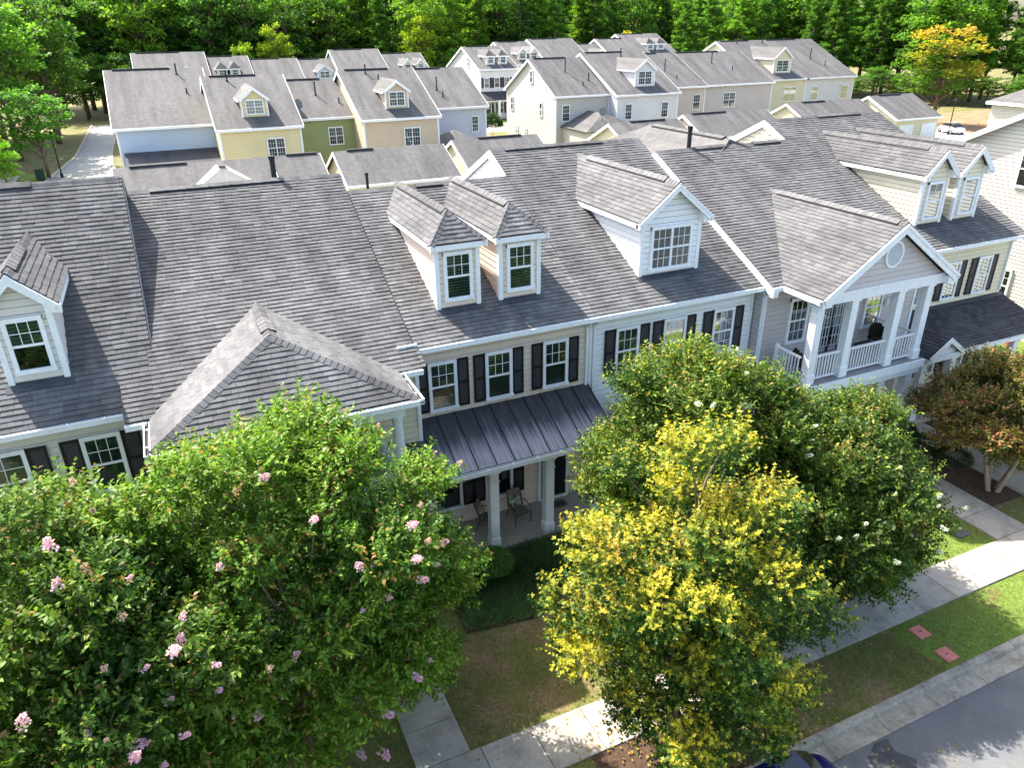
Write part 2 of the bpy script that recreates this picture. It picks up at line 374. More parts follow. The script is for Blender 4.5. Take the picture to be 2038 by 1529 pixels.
def shutter(parent, O, u, n, w_, h):
    g = G()
    for a, b in ((0, .055), (w_-.055, w_)): g.fbox(O, u, n, a, b, .02, .068, 0, h)
    for a, b in ((0, .07), (h*.5-.035, h*.5+.035), (h-.07, h)): g.fbox(O, u, n, .05, w_-.05, .02, .066, a, b)
    o = g.build('shutter', SHUTF, parent)
    for a, b in ((.07, h*.5-.035), (h*.5+.035, h-.07)): G().fbox(O, u, n, .05, w_-.05, .02, .05, a+.004, b-.004).build('panel', SHUT, o)
    return o
UX = (1, 0, 0); NF = (0, -1, 0)
def fwin(parent, x0, x1, z0, z1, Y, sh=0, **k):
    """facade window between x0 and x1 on the plane Y, with shutters sh wide on both sides"""
    window(parent, ((x0+x1)/2, Y-.012, z0), UX, NF, (x1-x0)/k.get('twin', 1), z1-z0, **k)
    if sh:
        shutter(parent, (x0-.06-sh, Y-.012, z0-.03), UX, NF, sh, z1-z0+.08); shutter(parent, (x1+.06, Y-.012, z0-.03), UX, NF, sh, z1-z0+.08)
def gutter(parent, p, q, out, name='gutter', brackets=True):
    p = Vector(p); q = Vector(q); o = Vector(out); d = (q-p).normalized(); L_ = (q-p).length; g = G()
    g.beam(p+o*.012, q+o*.012, .02, .14); g.beam(p+o*.065+Vector((0, 0, -.115)), q+o*.065+Vector((0, 0, -.115)), .105, .025); g.beam(p+o*.122, q+o*.122, .016, .128); g.beam(p+o*.122, q+o*.122, .028, .022, off=.004)
    for e in (p, q):
        s_ = d*(.01 if e is p else -.01); g.hexa([e+s_+o*.0+Vector((0, 0, -.13)), e+s_+o*.125+Vector((0, 0, -.13)), e+s_*1.8+o*.125+Vector((0, 0, -.13)), e+s_*1.8+Vector((0, 0, -.13))],
               [e+s_+o*.0, e+s_+o*.125, e+s_*1.8+o*.125, e+s_*1.8])
    b = g.build(name, WHITE, parent)
    dirt = G().beam(p+o*.066+Vector((0, 0, -.07)), q+o*.066+Vector((0, 0, -.07)), .095, .03); dirt.build('gutter_debris', VENT, b)
    if brackets:
        k = max(1, int(L_/.75))
        for i in range(k): c = p+d*(L_*(i+.5)/k); G().beam(c+o*.0+Vector((0, 0, .006)), c+o*.14+Vector((0, 0, .006)), .028, .02).build('gutter_bracket', WHITE, b)
    return b
def downspout(parent, x, y, z0, z1):
    g = G(); g.box(x-.04, x+.04, y-.075, y-.012, z0, z1); g.beam((x, y-.045, z1+.0), (x, y-.3, z1+.22), .075, .07, up=(1, 0, 0)); return g.build('downspout', WHITE, parent)
def ridge_vent(parent, p, q, w_=.30, name='ridge_vent', slope=.475, hgt=.075):
    """raised vent over a ridge running p-q: a dark throat under a shingled cap"""
    p = Vector(p); q = Vector(q); d = (q-p).normalized(); s_ = d.cross(Vector((0, 0, 1))).normalized(); z = Vector((0, 0, 1))
    def prof(w2, h0): return [s_*(-w2)+z*(h0-w2*slope), z*h0, s_*w2+z*(h0-w2*slope)]
    g = G(); a = prof(w_/2, hgt); b = prof(w_/2, -.01)
    g.hexa([p+k for k in (a[0], a[1], a[2], b[2], b[1], b[0])], [q+k for k in (a[0], a[1], a[2], b[2], b[1], b[0])]); o = g.build(name, VENT, parent)
    L_ = (q-p).length; k = max(1, int(L_/.2)); g = G()
    a = prof(w_/2-.012, hgt+.012); b = prof(w_/2-.012, hgt+.002)
    for i in range(k):
        t0 = p+d*(L_*i/k); t1 = p+d*(L_*(i+1)/k-.004); up = z*(.006*((i*7) % 3))
        g.hexa([t0+e+up for e in (a[0], a[1], a[2], b[2], b[1], b[0])], [t1+e for e in (a[0], a[1], a[2], b[2], b[1], b[0])])
    c = g.build('vent_cap_shingles', SHINGLE, o); return o
def ridge_caps(parent, p, q, w_=.30, n1=None, n2=None, ind=True, slope=.475, dark=False):
    """row of folded cap shingles along a ridge or hip from p (low) to q (high)"""
    p = Vector(p); q = Vector(q); d = (q-p).normalized(); L_ = (q-p).length
    s_ = d.cross(Vector((0, 0, 1))).normalized(); up = s_.cross(d); k = max(1, int(L_/.16)); st = L_/k
    for i in range(k):
        g = G(); t0 = p+d*(st*i-.015); t1 = p+d*(st*(i+1)+.01); h0 = .038; h1 = .024
        A = [t0+s_*(-w_/2)+up*(h0-w_/2*slope-.01), t0+s_*(-w_/5)+up*(h0-.025), t0+up*(h0+.012), t0+s_*(w_/5)+up*(h0-.025), t0+s_*(w_/2)+up*(h0-w_/2*slope-.01)]
        B = [t1+(a-t0)+up*(h1-h0) for a in A]
        A2 = [a-up*.035 for a in A]
        j = len(g.v); g.v += [tuple(x) for x in A+B+A2]
        for e in range(4): g.f.append((j+e, j+e+1, j+5+e+1, j+5+e)); g.f.append((j+10+e, j+10+e+1, j+e+1, j+e))
        g.build('cap_shingle', SHINGLE, parent)
def pipe(parent, x, y, z0, z1, r=.05, cap=True):
    g = G().lathe((x, y, z0), [(r*2.2, -.05), (r*1.5, .08), (r, .1), (r, z1-z0-.12), (r*1.25, z1-z0-.1), (r*1.25, z1-z0)] if cap else [(r*2, -.05), (r, .08), (r, z1-z0)], 10); return g.build('vent_pipe', VENT, parent)
def column(parent, x, y, z0, z1, w_=.27, name='porch_column', base=.34):
    g = G(); h = w_/2
    g.box(x-h, x+h, y-h, y+h, z0+base, z1-.32); g.box(x-h-.025, x+h+.025, y-h-.025, y+h+.025, z0, z0+base); g.hexa([(x-h-.025, y-h-.025, z0+base), (x+h+.025, y-h-.025, z0+base), (x+h+.025, y+h+.025, z0+base), (x-h-.025, y+h+.025, z0+base)], [(x-h, y-h, z0+base+.035), (x+h, y-h, z0+base+.035), (x+h, y+h, z0+base+.035), (x-h, y+h, z0+base+.035)])
    g.box(x-h-.02, x+h+.02, y-h-.02, y+h+.02, z1-.36, z1-.32); g.box(x-h+.002, x+h-.002, y-h+.002, y+h-.002, z1-.32, z1-.06); g.box(x-h-.04, x+h+.04, y-h-.04, y+h+.04, z1-.06, z1)
    return g.build(name, WHITE, parent)
BAL = {}
def railing(parent, p, q, h=.84, z_b=.09, pitch=.125):
    p = Vector(p); q = Vector(q); d = (q-p).normalized(); L_ = (q-p).length; g = G(); z = Vector((0, 0, 1))
    g.beam(p+z*h, q+z*h, .085, .06); g.beam(p+z*(z_b+.05), q+z*(z_b+.05), .06, .05); r = g.build('railing', WHITE, parent)
    if 'm' not in BAL:
        b = G().box(-.019, .019, -.019, .019, 0, 1); me = bpy.data.meshes.new('baluster'); me.from_pydata(b.v, [], b.f); me.materials.append(WHITE); BAL['m'] = me
    n = max(1, int(L_/pitch))
    for i in range(n):
        o = link('baluster', BAL['m'], None, r); o.location = p+d*(L_*(i+.5)/n)+z*(z_b+.05)-ROOT[1]; o.scale = (1, 1, h-.06-z_b-.05)
    return r
RK = [0]
def rake(g, p, q, out, w_=.04, h=.2, drop=.02):
    """bargeboard hanging under a sloping roof edge p-q, facing out"""
    RK[0] = (RK[0]+1) % 4; e_ = w_/2+.0017*RK[0]; p = Vector(p)+Vector(out)*e_; q = Vector(q)+Vector(out)*e_
    d = (q-p).normalized(); g.beam(p, q, w_, h, off=-drop)
# ------------------------------------------------------------------ row houses along the street
def lap_for(m): return lap_mat(m.name+'_lap', tuple(m.node_tree.nodes['RGB'].outputs[0].default_value)[:3])
def row_house(name, label, X0, X1, Yf, Ye, Ze, s, Yr, wm, nind=300, ol=0., orr=0., holes=(), gut=None, z0=0., brd=True):
    root = thing(name, label, 'house', ((X0+X1)/2, Yf, 0), 'townhouses of the near row')
    Zr = Ze+s*(Yr-Ye); Yb = 2*Yr-Yf; zf = Ze+s*(Yf-Ye)-.17
    lap = lap_for(wm); g = G(); x0, x1 = X0+.015, X1-.015
    prof = [(Yf, -.1), (Yb, -.1), (Yb, zf), (Yr, Zr-.19), (Yf, zf)]
    g.hexa([(x0, a, b) for a, b in prof], [(x1, a, b) for a, b in prof]); wall = g.build('wall', lap, root)
    if brd:
        siding(wall, [(X0+.06, Yf-.005, z0), (X1-.06, Yf-.005, z0), (X1-.06, Yf-.005, zf-.02), (X0+.06, Yf-.005, zf-.02)], wm, NF)
    for x in (X0+.055, X1-.055): G().box(x-.055, x+.055, Yf-.045, Yf-.003, -.05, zf).build('corner_board', WHITE, wall)
    g = G(); a, b = X0-ol, X1+orr
    g.slab([(a, Ye, Ze), (b, Ye, Ze), (b, Yr, Zr), (a, Yr, Zr)], .16); g.slab([(a, Yr, Zr), (b, Yr, Zr), (b, 2*Yr-Ye, Ze), (a, 2*Yr-Ye, Ze)], .16)
    roof = g.build('roof', FARROOF, root)
    shingles(roof, [(a, Ye-.03, Ze-.03*s), (b, Ye-.03, Ze-.03*s), (b, Yr, Zr), (a, Yr, Zr)], nind, holes=holes)
    gx0, gx1 = gut or (X0-.02, X1+.02)
    gutter(roof, (gx0, Ye-.02, Ze-.03), (gx1, Ye-.02, Ze-.03), (0, -1, 0))
    G().box(X0+.05, X1-.05, Yf-.04, Yf-.006, zf-.2, zf-.02).build('frieze_board', WHITE, wall)
    return root, wall, roof, (Ye, Ze, s), Zr
def dormer(root, Xc, hw, Yb, plane, ze, zp, ovx, ovf, wm, style='gable', win=None, hiprun=.75, vent=(.25, .85), nind=0, backoff=0.):
    Ye, Ze, s = plane; Yp = lambda z: Ye+(z-Ze)/s; zb = Ze+s*(Yb-Ye)
    sl = (zp-ze)/(hw+ovx); wt = zp-sl*hw-.10; Y0 = Yb-ovf
    lap = lap_for(wm); g = G(); prof = [(-hw, zb-.5), (hw, zb-.5), (hw, wt), (0, wt+(sl*hw if style == 'gable' else .02)), (-hw, wt)]
    Yend = Yp(zp-.15)
    g.hexa([(Xc+a, Yb, b) for a, b in prof], [(Xc+a, Yp(wt) if 0 else Yend, b) for a, b in prof]); d = g.build('dormer', lap, root)
    # siding on the front and on both cheeks
    fp = [(Xc-hw+.08, Yb-.004, zb+.05), (Xc+hw-.08, Yb-.004, zb+.05), (Xc+hw-.08, Yb-.004, wt), (Xc-hw+.08, Yb-.004, wt)]
    if style == 'gable': fp = fp[:2]+[(Xc+hw-.08, Yb-.004, wt), (Xc, Yb-.004, wt+sl*hw-.05), (Xc-hw+.08, Yb-.004, wt)]
    siding(d, fp, wm, NF)
    for sd in (-1, 1):
        X = Xc+sd*(hw+.003)
        siding(d, [(X, Yb+.05, zb+.03), (X, Yb+.05, wt+.03), (X, Yp(wt)-.02, wt+.03)], wm, (sd, 0, 0))
    for sd in (-1, 1):
        cb = G(); a = Xc+sd*hw; cb.box(min(a, a-sd*.095), max(a, a-sd*.095), Yb-.042, Yb-.002, zb-.02, wt); cb.box(min(a, a+sd*.036), max(a, a+sd*.036), Yb-.042, Yb+.085, zb-.02, wt); cb.build('corner_board', WHITE, d)
    G().slab([(Xc-hw-.1, Yb-.22, zb-.22*s+.034), (Xc+hw+.1, Yb-.22, zb-.22*s+.034), (Xc+hw+.1, Yb, zb+.036), (Xc-hw-.1, Yb, zb+.036)], .012).build('flashing', FLASH, d)
    # roof planes
    ex = hw+ovx; g = G(); tr = G(); R_b = (Xc, Yp(zp), zp); Rf = (Xc, Y0 if style == 'gable' else Y0+hiprun, zp)
    polys = []
    for sd in (-1, 1):
        Ef = (Xc+sd*ex, Y0, ze); Eb = (Xc+sd*ex, Yp(ze), ze)
        polys.append([Ef, Eb, R_b, Rf]); g.slab([Ef, Eb, R_b, Rf], .1)
        tr.beam((Xc+sd*(ex-.012), Y0, ze-.035), (Xc+sd*(ex-.012), Yp(ze)-.1, ze-.035), .024, .15)
        # closed soffit
        tr.box(Xc+sd*ex-.03, Xc+sd*ex+.035, Y0-.058, Y0+.05, ze-.2, ze-.012); tr.box(min(Xc+sd*ex, Xc+sd*hw)+.012, max(Xc+sd*ex, Xc+sd*hw)-.012, Y0+.02, Yp(ze)-.2, ze-.17, ze-.15)
        if style == 'gable':
            rake(tr, (Xc+sd*(ex+.01), Y0-.002, ze), (Xc, Y0-.002, zp+.0), (0, -1, 0), .045, .17)
            rake(tr, (Xc+sd*(ex+.016), Y0-.022, ze), (Xc-sd*.004, Y0-.022, zp+.002), (0, -1, 0), .045, .07, .012)
            tr.hexa([(Xc+sd*ex, Y0+.0, ze-.2), (Xc+sd*(hw-.06), Y0+.0, ze-.2), (Xc+sd*(hw-.06), Y0+.0, ze+sl*ovx-.12), (Xc+sd*ex, Y0+.0, ze-.06)],
                    [(Xc+sd*ex, Y0+.2, ze-.2), (Xc+sd*(hw-.06), Y0+.2, ze-.2), (Xc+sd*(hw-.06), Y0+.2, ze+sl*ovx-.12), (Xc+sd*ex, Y0+.2, ze-.06)])
    if style == 'hip':
        t = [(Xc-ex, Y0, ze), (Xc+ex, Y0, ze), Rf]; polys.append(t); g.slab(t, .1); tr.beam((Xc-ex, Y0-.012, ze-.035), (Xc+ex, Y0-.012, ze-.035), .024, .15)
        tr.box(Xc-ex+.02, Xc+ex-.02, Y0+.01, Yb, ze-.17, ze-.15)
    g.build('dormer_roof', FARROOF, d); tr.build('bargeboards', WHITE, d)
    for i, p in enumerate(polys): shingles(d, p, 0)
    if style == 'hip':
        for sd in (-1, 1): ridge_caps(d, (Xc+sd*ex, Y0, ze+.0), Rf, .24)
    Ra = Vector(Rf); Rb = Vector(R_b); ridge_caps(d, Ra, Rb, .26, slope=sl)
    if vent: ridge_vent(d, Ra.lerp(Rb, vent[0]), Ra.lerp(Rb, vent[1]), .30, slope=sl, hgt=.07)
    if win:
        wk = dict(win); wx = wk.pop('w'); wh = wk.pop('h'); zz = wk.pop('z'); window(d, (Xc+wk.pop('dx', 0), Yb-.012, zb+zz), UX, NF, wx, wh, flat=True, **wk)
    return d

# ---- house 1 (left edge)
def house_1():
    root, wall, roof, pl, Zr = row_house('townhouse', 'pale greige townhouse at the left edge with one gabled dormer', -8.2, -1.2, 18.42, 18.02, 6.29, .70, 24.27, P_PALE, holes=[(-4.5, -2.7, 18.9, 24), (-9, -5, 17, 26)], orr=.03, gut=(-8.2, -2.0))
    g = G(); rake(g, (-1.165, 19.0, 6.976), (-1.165, 24.27, Zr), (1, 0, 0), .03, .2); rake(g, (-1.165, 24.27, Zr), (-1.165, 30.4, 6.4), (1, 0, 0), .03, .2); g.build('rake_board', mat('grey_rake_paint', (.22, .21, .21), .7), roof)
    ridge_caps(roof, (-5.2, 24.27, Zr), (-1.25, 24.27, Zr), .3, slope=.7)
    ridge_vent(roof, (-8, 24.27, Zr), (-3.4, 24.27, Zr), .34, slope=.7, hgt=.065)
    dormer(root, -3.61, .60, 19.03, pl, 8.86, 9.66, .24, .22, P_PALE, win=dict(w=.72, h=1.22, z=.32, top=(3, 2), blind=BLINDL, blindb=DARKIN), vent=(.12, .6))
    fwin(wall, -5.2, -4.28, 4.1, 5.58, 18.42, .42, blind=CURT, blindb=DARKIN, top=(2, 2)); fwin(wall, -3.05, -2.27, 4.1, 5.58, 18.42, .42, blind=CURT)
    fwin(wall, -5.2, -4.28, 1.0, 2.5, 18.42, .42); fwin(wall, -3.05, -2.27, 1.0, 2.5, 18.42, .42)
    pipe(roof, -6.5, 26.5, 9.5, 10.6)
house_1()
# ---- house 2 (hipped two-storey portico)
def house_2():
    X0, X1, Yf, Ye, Ze, s, Yr = -1.25, 5.22, 17.85, 17.37, 6.27, .475, 25.29
    root, wall, roof, pl, Zr = row_house('townhouse', 'cream townhouse with a hipped two-storey portico on round columns', X0, X1, Yf, Ye, Ze, s, Yr, P_CREAM, orr=.0, ol=.02, gut=(4.5, 5.2), holes=[(-1.4, 4.6, 15, 19.6), (-9, -1, 17, 20)])
    # the lowest courses sail out past the neighbour's corner
    g = G().slab([(X1, Ye, Ze), (X1+.09, Ye, Ze), (X1+.09, Ye+.72, Ze+.72*s), (X1, Ye+.72, Ze+.72*s)], .12); g.build('eave_return', FARROOF, roof)
    g = G().slab([(-1.95, Ye, Ze), (X0-.02, Ye, Ze), (X0-.02, 18.77, Ze+1.4*s), (-1.95, 18.77, Ze+1.4*s)], .12); g.build('eave_return', FARROOF, roof); shingles(roof, [(-1.95, Ye-.03, Ze), (X0-.02, Ye-.03, Ze), (X0-.02, 18.77, Ze+1.4*s), (-1.95, 18.77, Ze+1.4*s)])
    gutter(roof, (-1.97, Ye-.02, Ze-.03), (-1.5, Ye-.02, Ze-.03), (0, -1, 0))
    shingles(roof, [(X1, Ye-.03, Ze), (X1+.09, Ye-.03, Ze), (X1+.09, Ye+.7, Ze+.7*s), (X1, Ye+.7, Ze+.7*s)])
    G().box(4.75, 5.3, 18.02, 18.09, 6.55, 6.66).build('drip_edge', WHITE, roof)
    ridge_caps(roof, (-1.2, Yr, Zr), (X1, Yr, Zr), .3)
    ridge_vent(roof, (-.55, Yr, Zr), (3.4, Yr, Zr), .34, hgt=.065)
    pipe(roof, 3.17, Yr+.25, Zr-.2, Zr+.72, .085)
    g = G().slab([(5.24, Yr, Zr), (5.30, Yr, Zr), (5.30, 32, Zr-3.1), (5.24, 32, Zr-3.1)], .3); g.build('rear_rake_board', WHITE, roof)
    # portico roof
    xl, xr, xc, Y0, za, Ya = -1.42, 4.53, 1.555, 15.7, 7.68, 17.75
    Yp = lambda z: Ye+(z-Ze)/s; Rb = (xc, Yp(za), za); A = (xc, Ya, za)
    P = [[(xl, Y0, Ze), (xl, Yp(Ze), Ze), Rb, A], [(xr, Y0, Ze), (xr, Yp(Ze), Ze), Rb, A], [(xl, Y0, Ze), (xr, Y0, Ze), A]]
    g = G(); [g.slab(p, .14) for p in P]; pr = g.build('portico_roof', FARROOF, root)
    for p in P: shingles(pr, p, 0)
    shingle_front = None
    for x in (xl, xr): ridge_caps(pr, (x, Y0, Ze), A, .30)
    ridge_caps(pr, A, Rb, .34); ridge_vent(pr, Vector(A)+Vector((0, .35, 0)), Vector(A)+Vector((0, 1.25, 0)), .38, hgt=.06)
    gutter(pr, (xl-.02, Y0-.02, Ze-.03), (xr+.02, Y0-.02, Ze-.03), (0, -1, 0)); gutter(pr, (xr+.02, Y0-.1, Ze-.03), (xr+.02, Yp(Ze)-.05, Ze-.03), (1, 0, 0)); gutter(pr, (xl-.02, Y0-.1, Ze-.03), (xl-.02, Yp(Ze)-.05, Ze-.03), (-1, 0, 0))
    # entablature, balcony, columns
    g = G().box(xl+.28, xr-.28, Y0+.18, Y0+.5, Ze-.52, Ze-.15); g.box(xl+.28, xl+.6, Y0+.5, Yf, Ze-.52, Ze-.15); g.box(xr-.6, xr-.28, Y0+.5, Yf, Ze-.52, Ze-.15); g.build('entablature', WHITE, root)
    g = G().box(xl+.25, xr-.25, Y0+.12, Yf-.05, 2.92, 3.2); g.build('balcony_floor', mat('grey_deck', (.28, .27, .27), .8, 3, .15), root)
    G().box(xl+.2, xr-.2, Y0+.06, Y0+.115, 2.82, 3.22).build('balcony_fascia', WHITE, root)
    G().box(xl+.1, xr-.1, Y0, Yf-.03, -.1, .14).build('porch_slab', PORCHC, root)
    for x in (xl+.46, .65, 2.46, xr-.46):
        for z0, z1 in ((.14, 2.82), (3.2, Ze-.52)):
            g = G().lathe((x, Y0+.34, z0), [(.19, 0), (.19, .08), (.165, .1), (.15, .16), (.148, .8), (.125, z1-z0-.14), (.15, z1-z0-.12), (.15, z1-z0-.09), (.17, z1-z0-.06), (.17, z1-z0)], 20); g.build('round_column', WHITE, root, smooth=False)
    xs = [xl+.46, .65, 2.46, xr-.46]
    for a, b in zip(xs, xs[1:]): railing(root, (a+.15, Y0+.34, 3.2), (b-.15, Y0+.34, 3.2))
    railing(root, (xr-.46, Y0+.5, 3.2), (xr-.46, Yf-.06, 3.2)); railing(root, (xl+.46, Y0+.5, 3.2), (xl+.46, Yf-.06, 3.2))
    fwin(wall, 2.55, 3.35, 4.1, 5.6, Yf, 0, blind=CURT); fwin(wall, -.4, .45, 4.1, 5.6, Yf, 0, blind=CURT)
    fwin(wall, 2.55, 3.35, 1.0, 2.5, Yf, 0)
    d = G().box(.9, 1.95, Yf-.05, Yf-.01, 3.2, 5.35).build('balcony_door', DOORB, wall)
    downspout(wall, 5.14, Yf-.02, 4.3, 5.95)
    g = G().box(4.56, 4.66, Yf-.05, Yf-.0, 3.0, 5.8).build('white_trim', WHITE, wall)
house_2()
# ---- house 3 (beige, standing-seam porch)
def house_3():
    X0, X1, Yf = 5.26, 10.93, 18.5
    root, wall, roof, pl, Zr = row_house('townhouse', 'beige townhouse with twin hipped dormers and a dark metal porch roof', X0, X1, Yf, 18.1, 6.53, .475, 24.52, P_BEIGE, gut=(X0, X1), holes=[(6.2, 8.0, 19.1, 25), (8.1, 9.9, 19.1, 25)])
    ridge_caps(roof, (X0, 24.52, Zr), (X1, 24.52, Zr), .3); ridge_vent(roof, (7.55, 24.52, Zr), (8.5, 24.52, Zr), .34, hgt=.065)
    for xc in (7.0, 8.94): dormer(root, xc, .645, 19.23, pl, 9.02, 9.72, .17, .2, P_BEIGE, style='hip', hiprun=.85, win=dict(w=.76, h=1.3, z=.30, blind=BLIND, top=(3, 2)), vent=(.02, .9))
    for a, b in ((5.73, 6.5), (7.49, 8.26), (9.38, 10.15)): fwin(wall, a, b, 4.32, 5.76, Yf, .36, blind=BLIND)
    # ground floor behind the porch
    for a, b in ((5.55, 6.5), (7.37, 8.23)): fwin(wall, a, b, .78, 2.3, Yf, .38, blind=DARKIN, top=(3, 2), split=.6)
    g = G(); O = (9.75, Yf-.012, .12)
    g.fbox(O, UX, NF, -.56, -.46, 0, .07, 0, 2.3); g.fbox(O, UX, NF, .46, .56, 0, .07, 0, 2.3); g.fbox(O, UX, NF, -.56, .56, 0, .072, 2.18, 2.3); g.fbox(O, UX, NF, -.5, .5, 0, .12, -.02, .06); fr = g.build('front_door', WHITE, wall)
    g = G().fbox(O, UX, NF, -.455, .455, .02, .045, .06, 2.17); lf = g.build('door_leaf', DOORB, fr)
    for zz in (.2, 1.2):
        for xx in (-.33, .06): G().fbox(O, UX, NF, xx, xx+.27, .045, .056, zz, zz+.8).build('door_panel', DOORB, fr)
    G().fbox(O, UX, NF, -.40, -.35, .045, .1, .95, 1.12).build('door_handle', mat('brass', (.5, .35, .12), .3, metal=.9), fr)
    # porch
    G().box(X0-.1, X1-.02, 16.72, Yf-.03, -.15, .11).build('porch_slab', PORCHC, root)
    yb, yt, zb, zt, xl, xr = 16.62, 18.47, 3.19, 4.12, 4.72, 10.92
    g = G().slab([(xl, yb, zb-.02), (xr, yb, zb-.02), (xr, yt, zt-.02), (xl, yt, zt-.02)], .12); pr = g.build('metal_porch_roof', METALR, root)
    n = 11; wpx = (xr-xl)/n; d = Vector((0, yt-yb, zt-zb)).normalized()
    for i in range(n):
        a = xl+i*wpx+.012; b = a+wpx-.024
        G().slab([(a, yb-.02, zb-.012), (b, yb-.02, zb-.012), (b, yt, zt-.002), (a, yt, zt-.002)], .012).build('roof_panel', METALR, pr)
    for i in range(n+1):
        x = xl+i*wpx; G().beam((x, yb-.02, zb+.018), (x, yt, zt+.028), .022, .045, up=(0, 0, 1)).build('standing_seam', mat('seam_metal', (.018, .017, .02), .5), pr)
    gutter(pr, (xl-.01, yb-.03, zb-.04), (xr+.01, yb-.03, zb-.04), (0, -1, 0))
    G().box(xl+.12, xr-.12, 16.78, 17.06, 2.82, 3.05).build('porch_beam', WHITE, root)
    for sd, x in ((0, xl+.12), (1, xr-.3)): G().box(x, x+.18, 17.06, Yf-.05, 2.82, 3.05).build('porch_beam', WHITE, root)
    for x in (5.05, 6.96, 8.78, 10.62): column(root, x, 16.93, .11, 2.82, .27)
    downspout(wall, 10.86, Yf-.02, 4.0, 6.05)
    pipe(roof, 6.3, 26.0, 8.6, 9.9)
house_3()
# ---- house 4 (white)
def house_4():
    X0, X1, Yf = 10.95, 17.36, 18.5
    root, wall, roof, pl, Zr = row_house('townhouse', 'white townhouse with one broad gabled dormer beside the beige house', X0, X1, Yf, 18.1, 6.53, .475, 26.01, P_WHITE, holes=[(12.9, 15.9, 19.1, 26)])
    ridge_caps(roof, (X0, 26.01, Zr), (X1, 26.01, Zr), .3); ridge_vent(roof, (11.5, 26.01, Zr), (15.6, 26.01, Zr), .34, hgt=.065)
    g = G(); rake(g, (X0-.06, 20, 7.43), (X0-.06, 26.01, Zr), (-1, 0, 0), .03, .2); rake(g, (X0-.06, 26.01, Zr), (X0-.06, 33.9, 6.53), (-1, 0, 0), .03, .2); g.slab([(X0-.07, 24.6, 9.62), (X0, 24.6, 9.62), (X0, 26.01, Zr+.01), (X0-.07, 26.01, Zr+.01)], .03); g.slab([(X0-.07, 26.01, Zr+.01), (X0, 26.01, Zr+.01), (X0, 33.9, 6.54), (X0-.07, 33.9, 6.54)], .03); g.build('rake_board', WHITE, roof)
    siding(wall, [(X0-.0, 24.2, 8.9), (X0-.0, 26.0, 10.05), (X0-.0, 30, 8.0), (X0, 27, 8.0)], P_WHITE, (-1, 0, 0))
    dormer(root, 14.28, 1.12, 19.24, pl, 8.88, 10.0, .25, .25, P_WHITE, win=dict(w=.74, h=1.3, z=.22, twin=2, top=(3, 2), bot=(3, 2), blind=mat('dim_room', (.07, .08, .07), .8, 2, .5), blindb=DARKIN), vent=(.1, .86))
    for a, b in ((11.95, 12.73), (13.75, 14.54), (15.74, 16.52)): fwin(wall, a, b, 4.24, 5.74, Yf, .38, blind=BLINDL, blindb=BLIND, bot=(3, 2))
    for a, b in ((13.75, 14.54), (15.74, 16.52)): fwin(wall, a, b, .9, 2.4, Yf, .38)
    G().box(12.2, 13.2, Yf-.05, Yf-.01, .1, 2.2).build('front_door', DOORB, wall)
    # porch with a railed flat roof
    G().box(11.1, 17.2, 16.75, Yf-.03, -.15, .11).build('porch_slab', PORCHC, root)
    G().box(12.55, 16.75, 16.8, Yf-.03, 2.75, 3.05).build('porch_roof', WHITE, root); G().box(12.7, 16.6, 16.98, Yf-.03, 3.05, 3.07).build('roof_membrane', FLASH, root)
    for x in (12.7, 14.65, 16.6): column(root, x, 16.98, .11, 2.75, .24)
    for a, b in ((12.66, 14.6), (14.7, 16.66)): railing(root, (a, 16.9, 3.05), (b, 16.9, 3.05), .7)
    railing(root, (12.62, 16.95, 3.05), (12.62, Yf-.06, 3.05), .7); railing(root, (16.7, 16.95, 3.05), (16.7, Yf-.06, 3.05), .7)
    downspout(wall, 11.12, Yf-.02, .2, 6.05)
house_4()
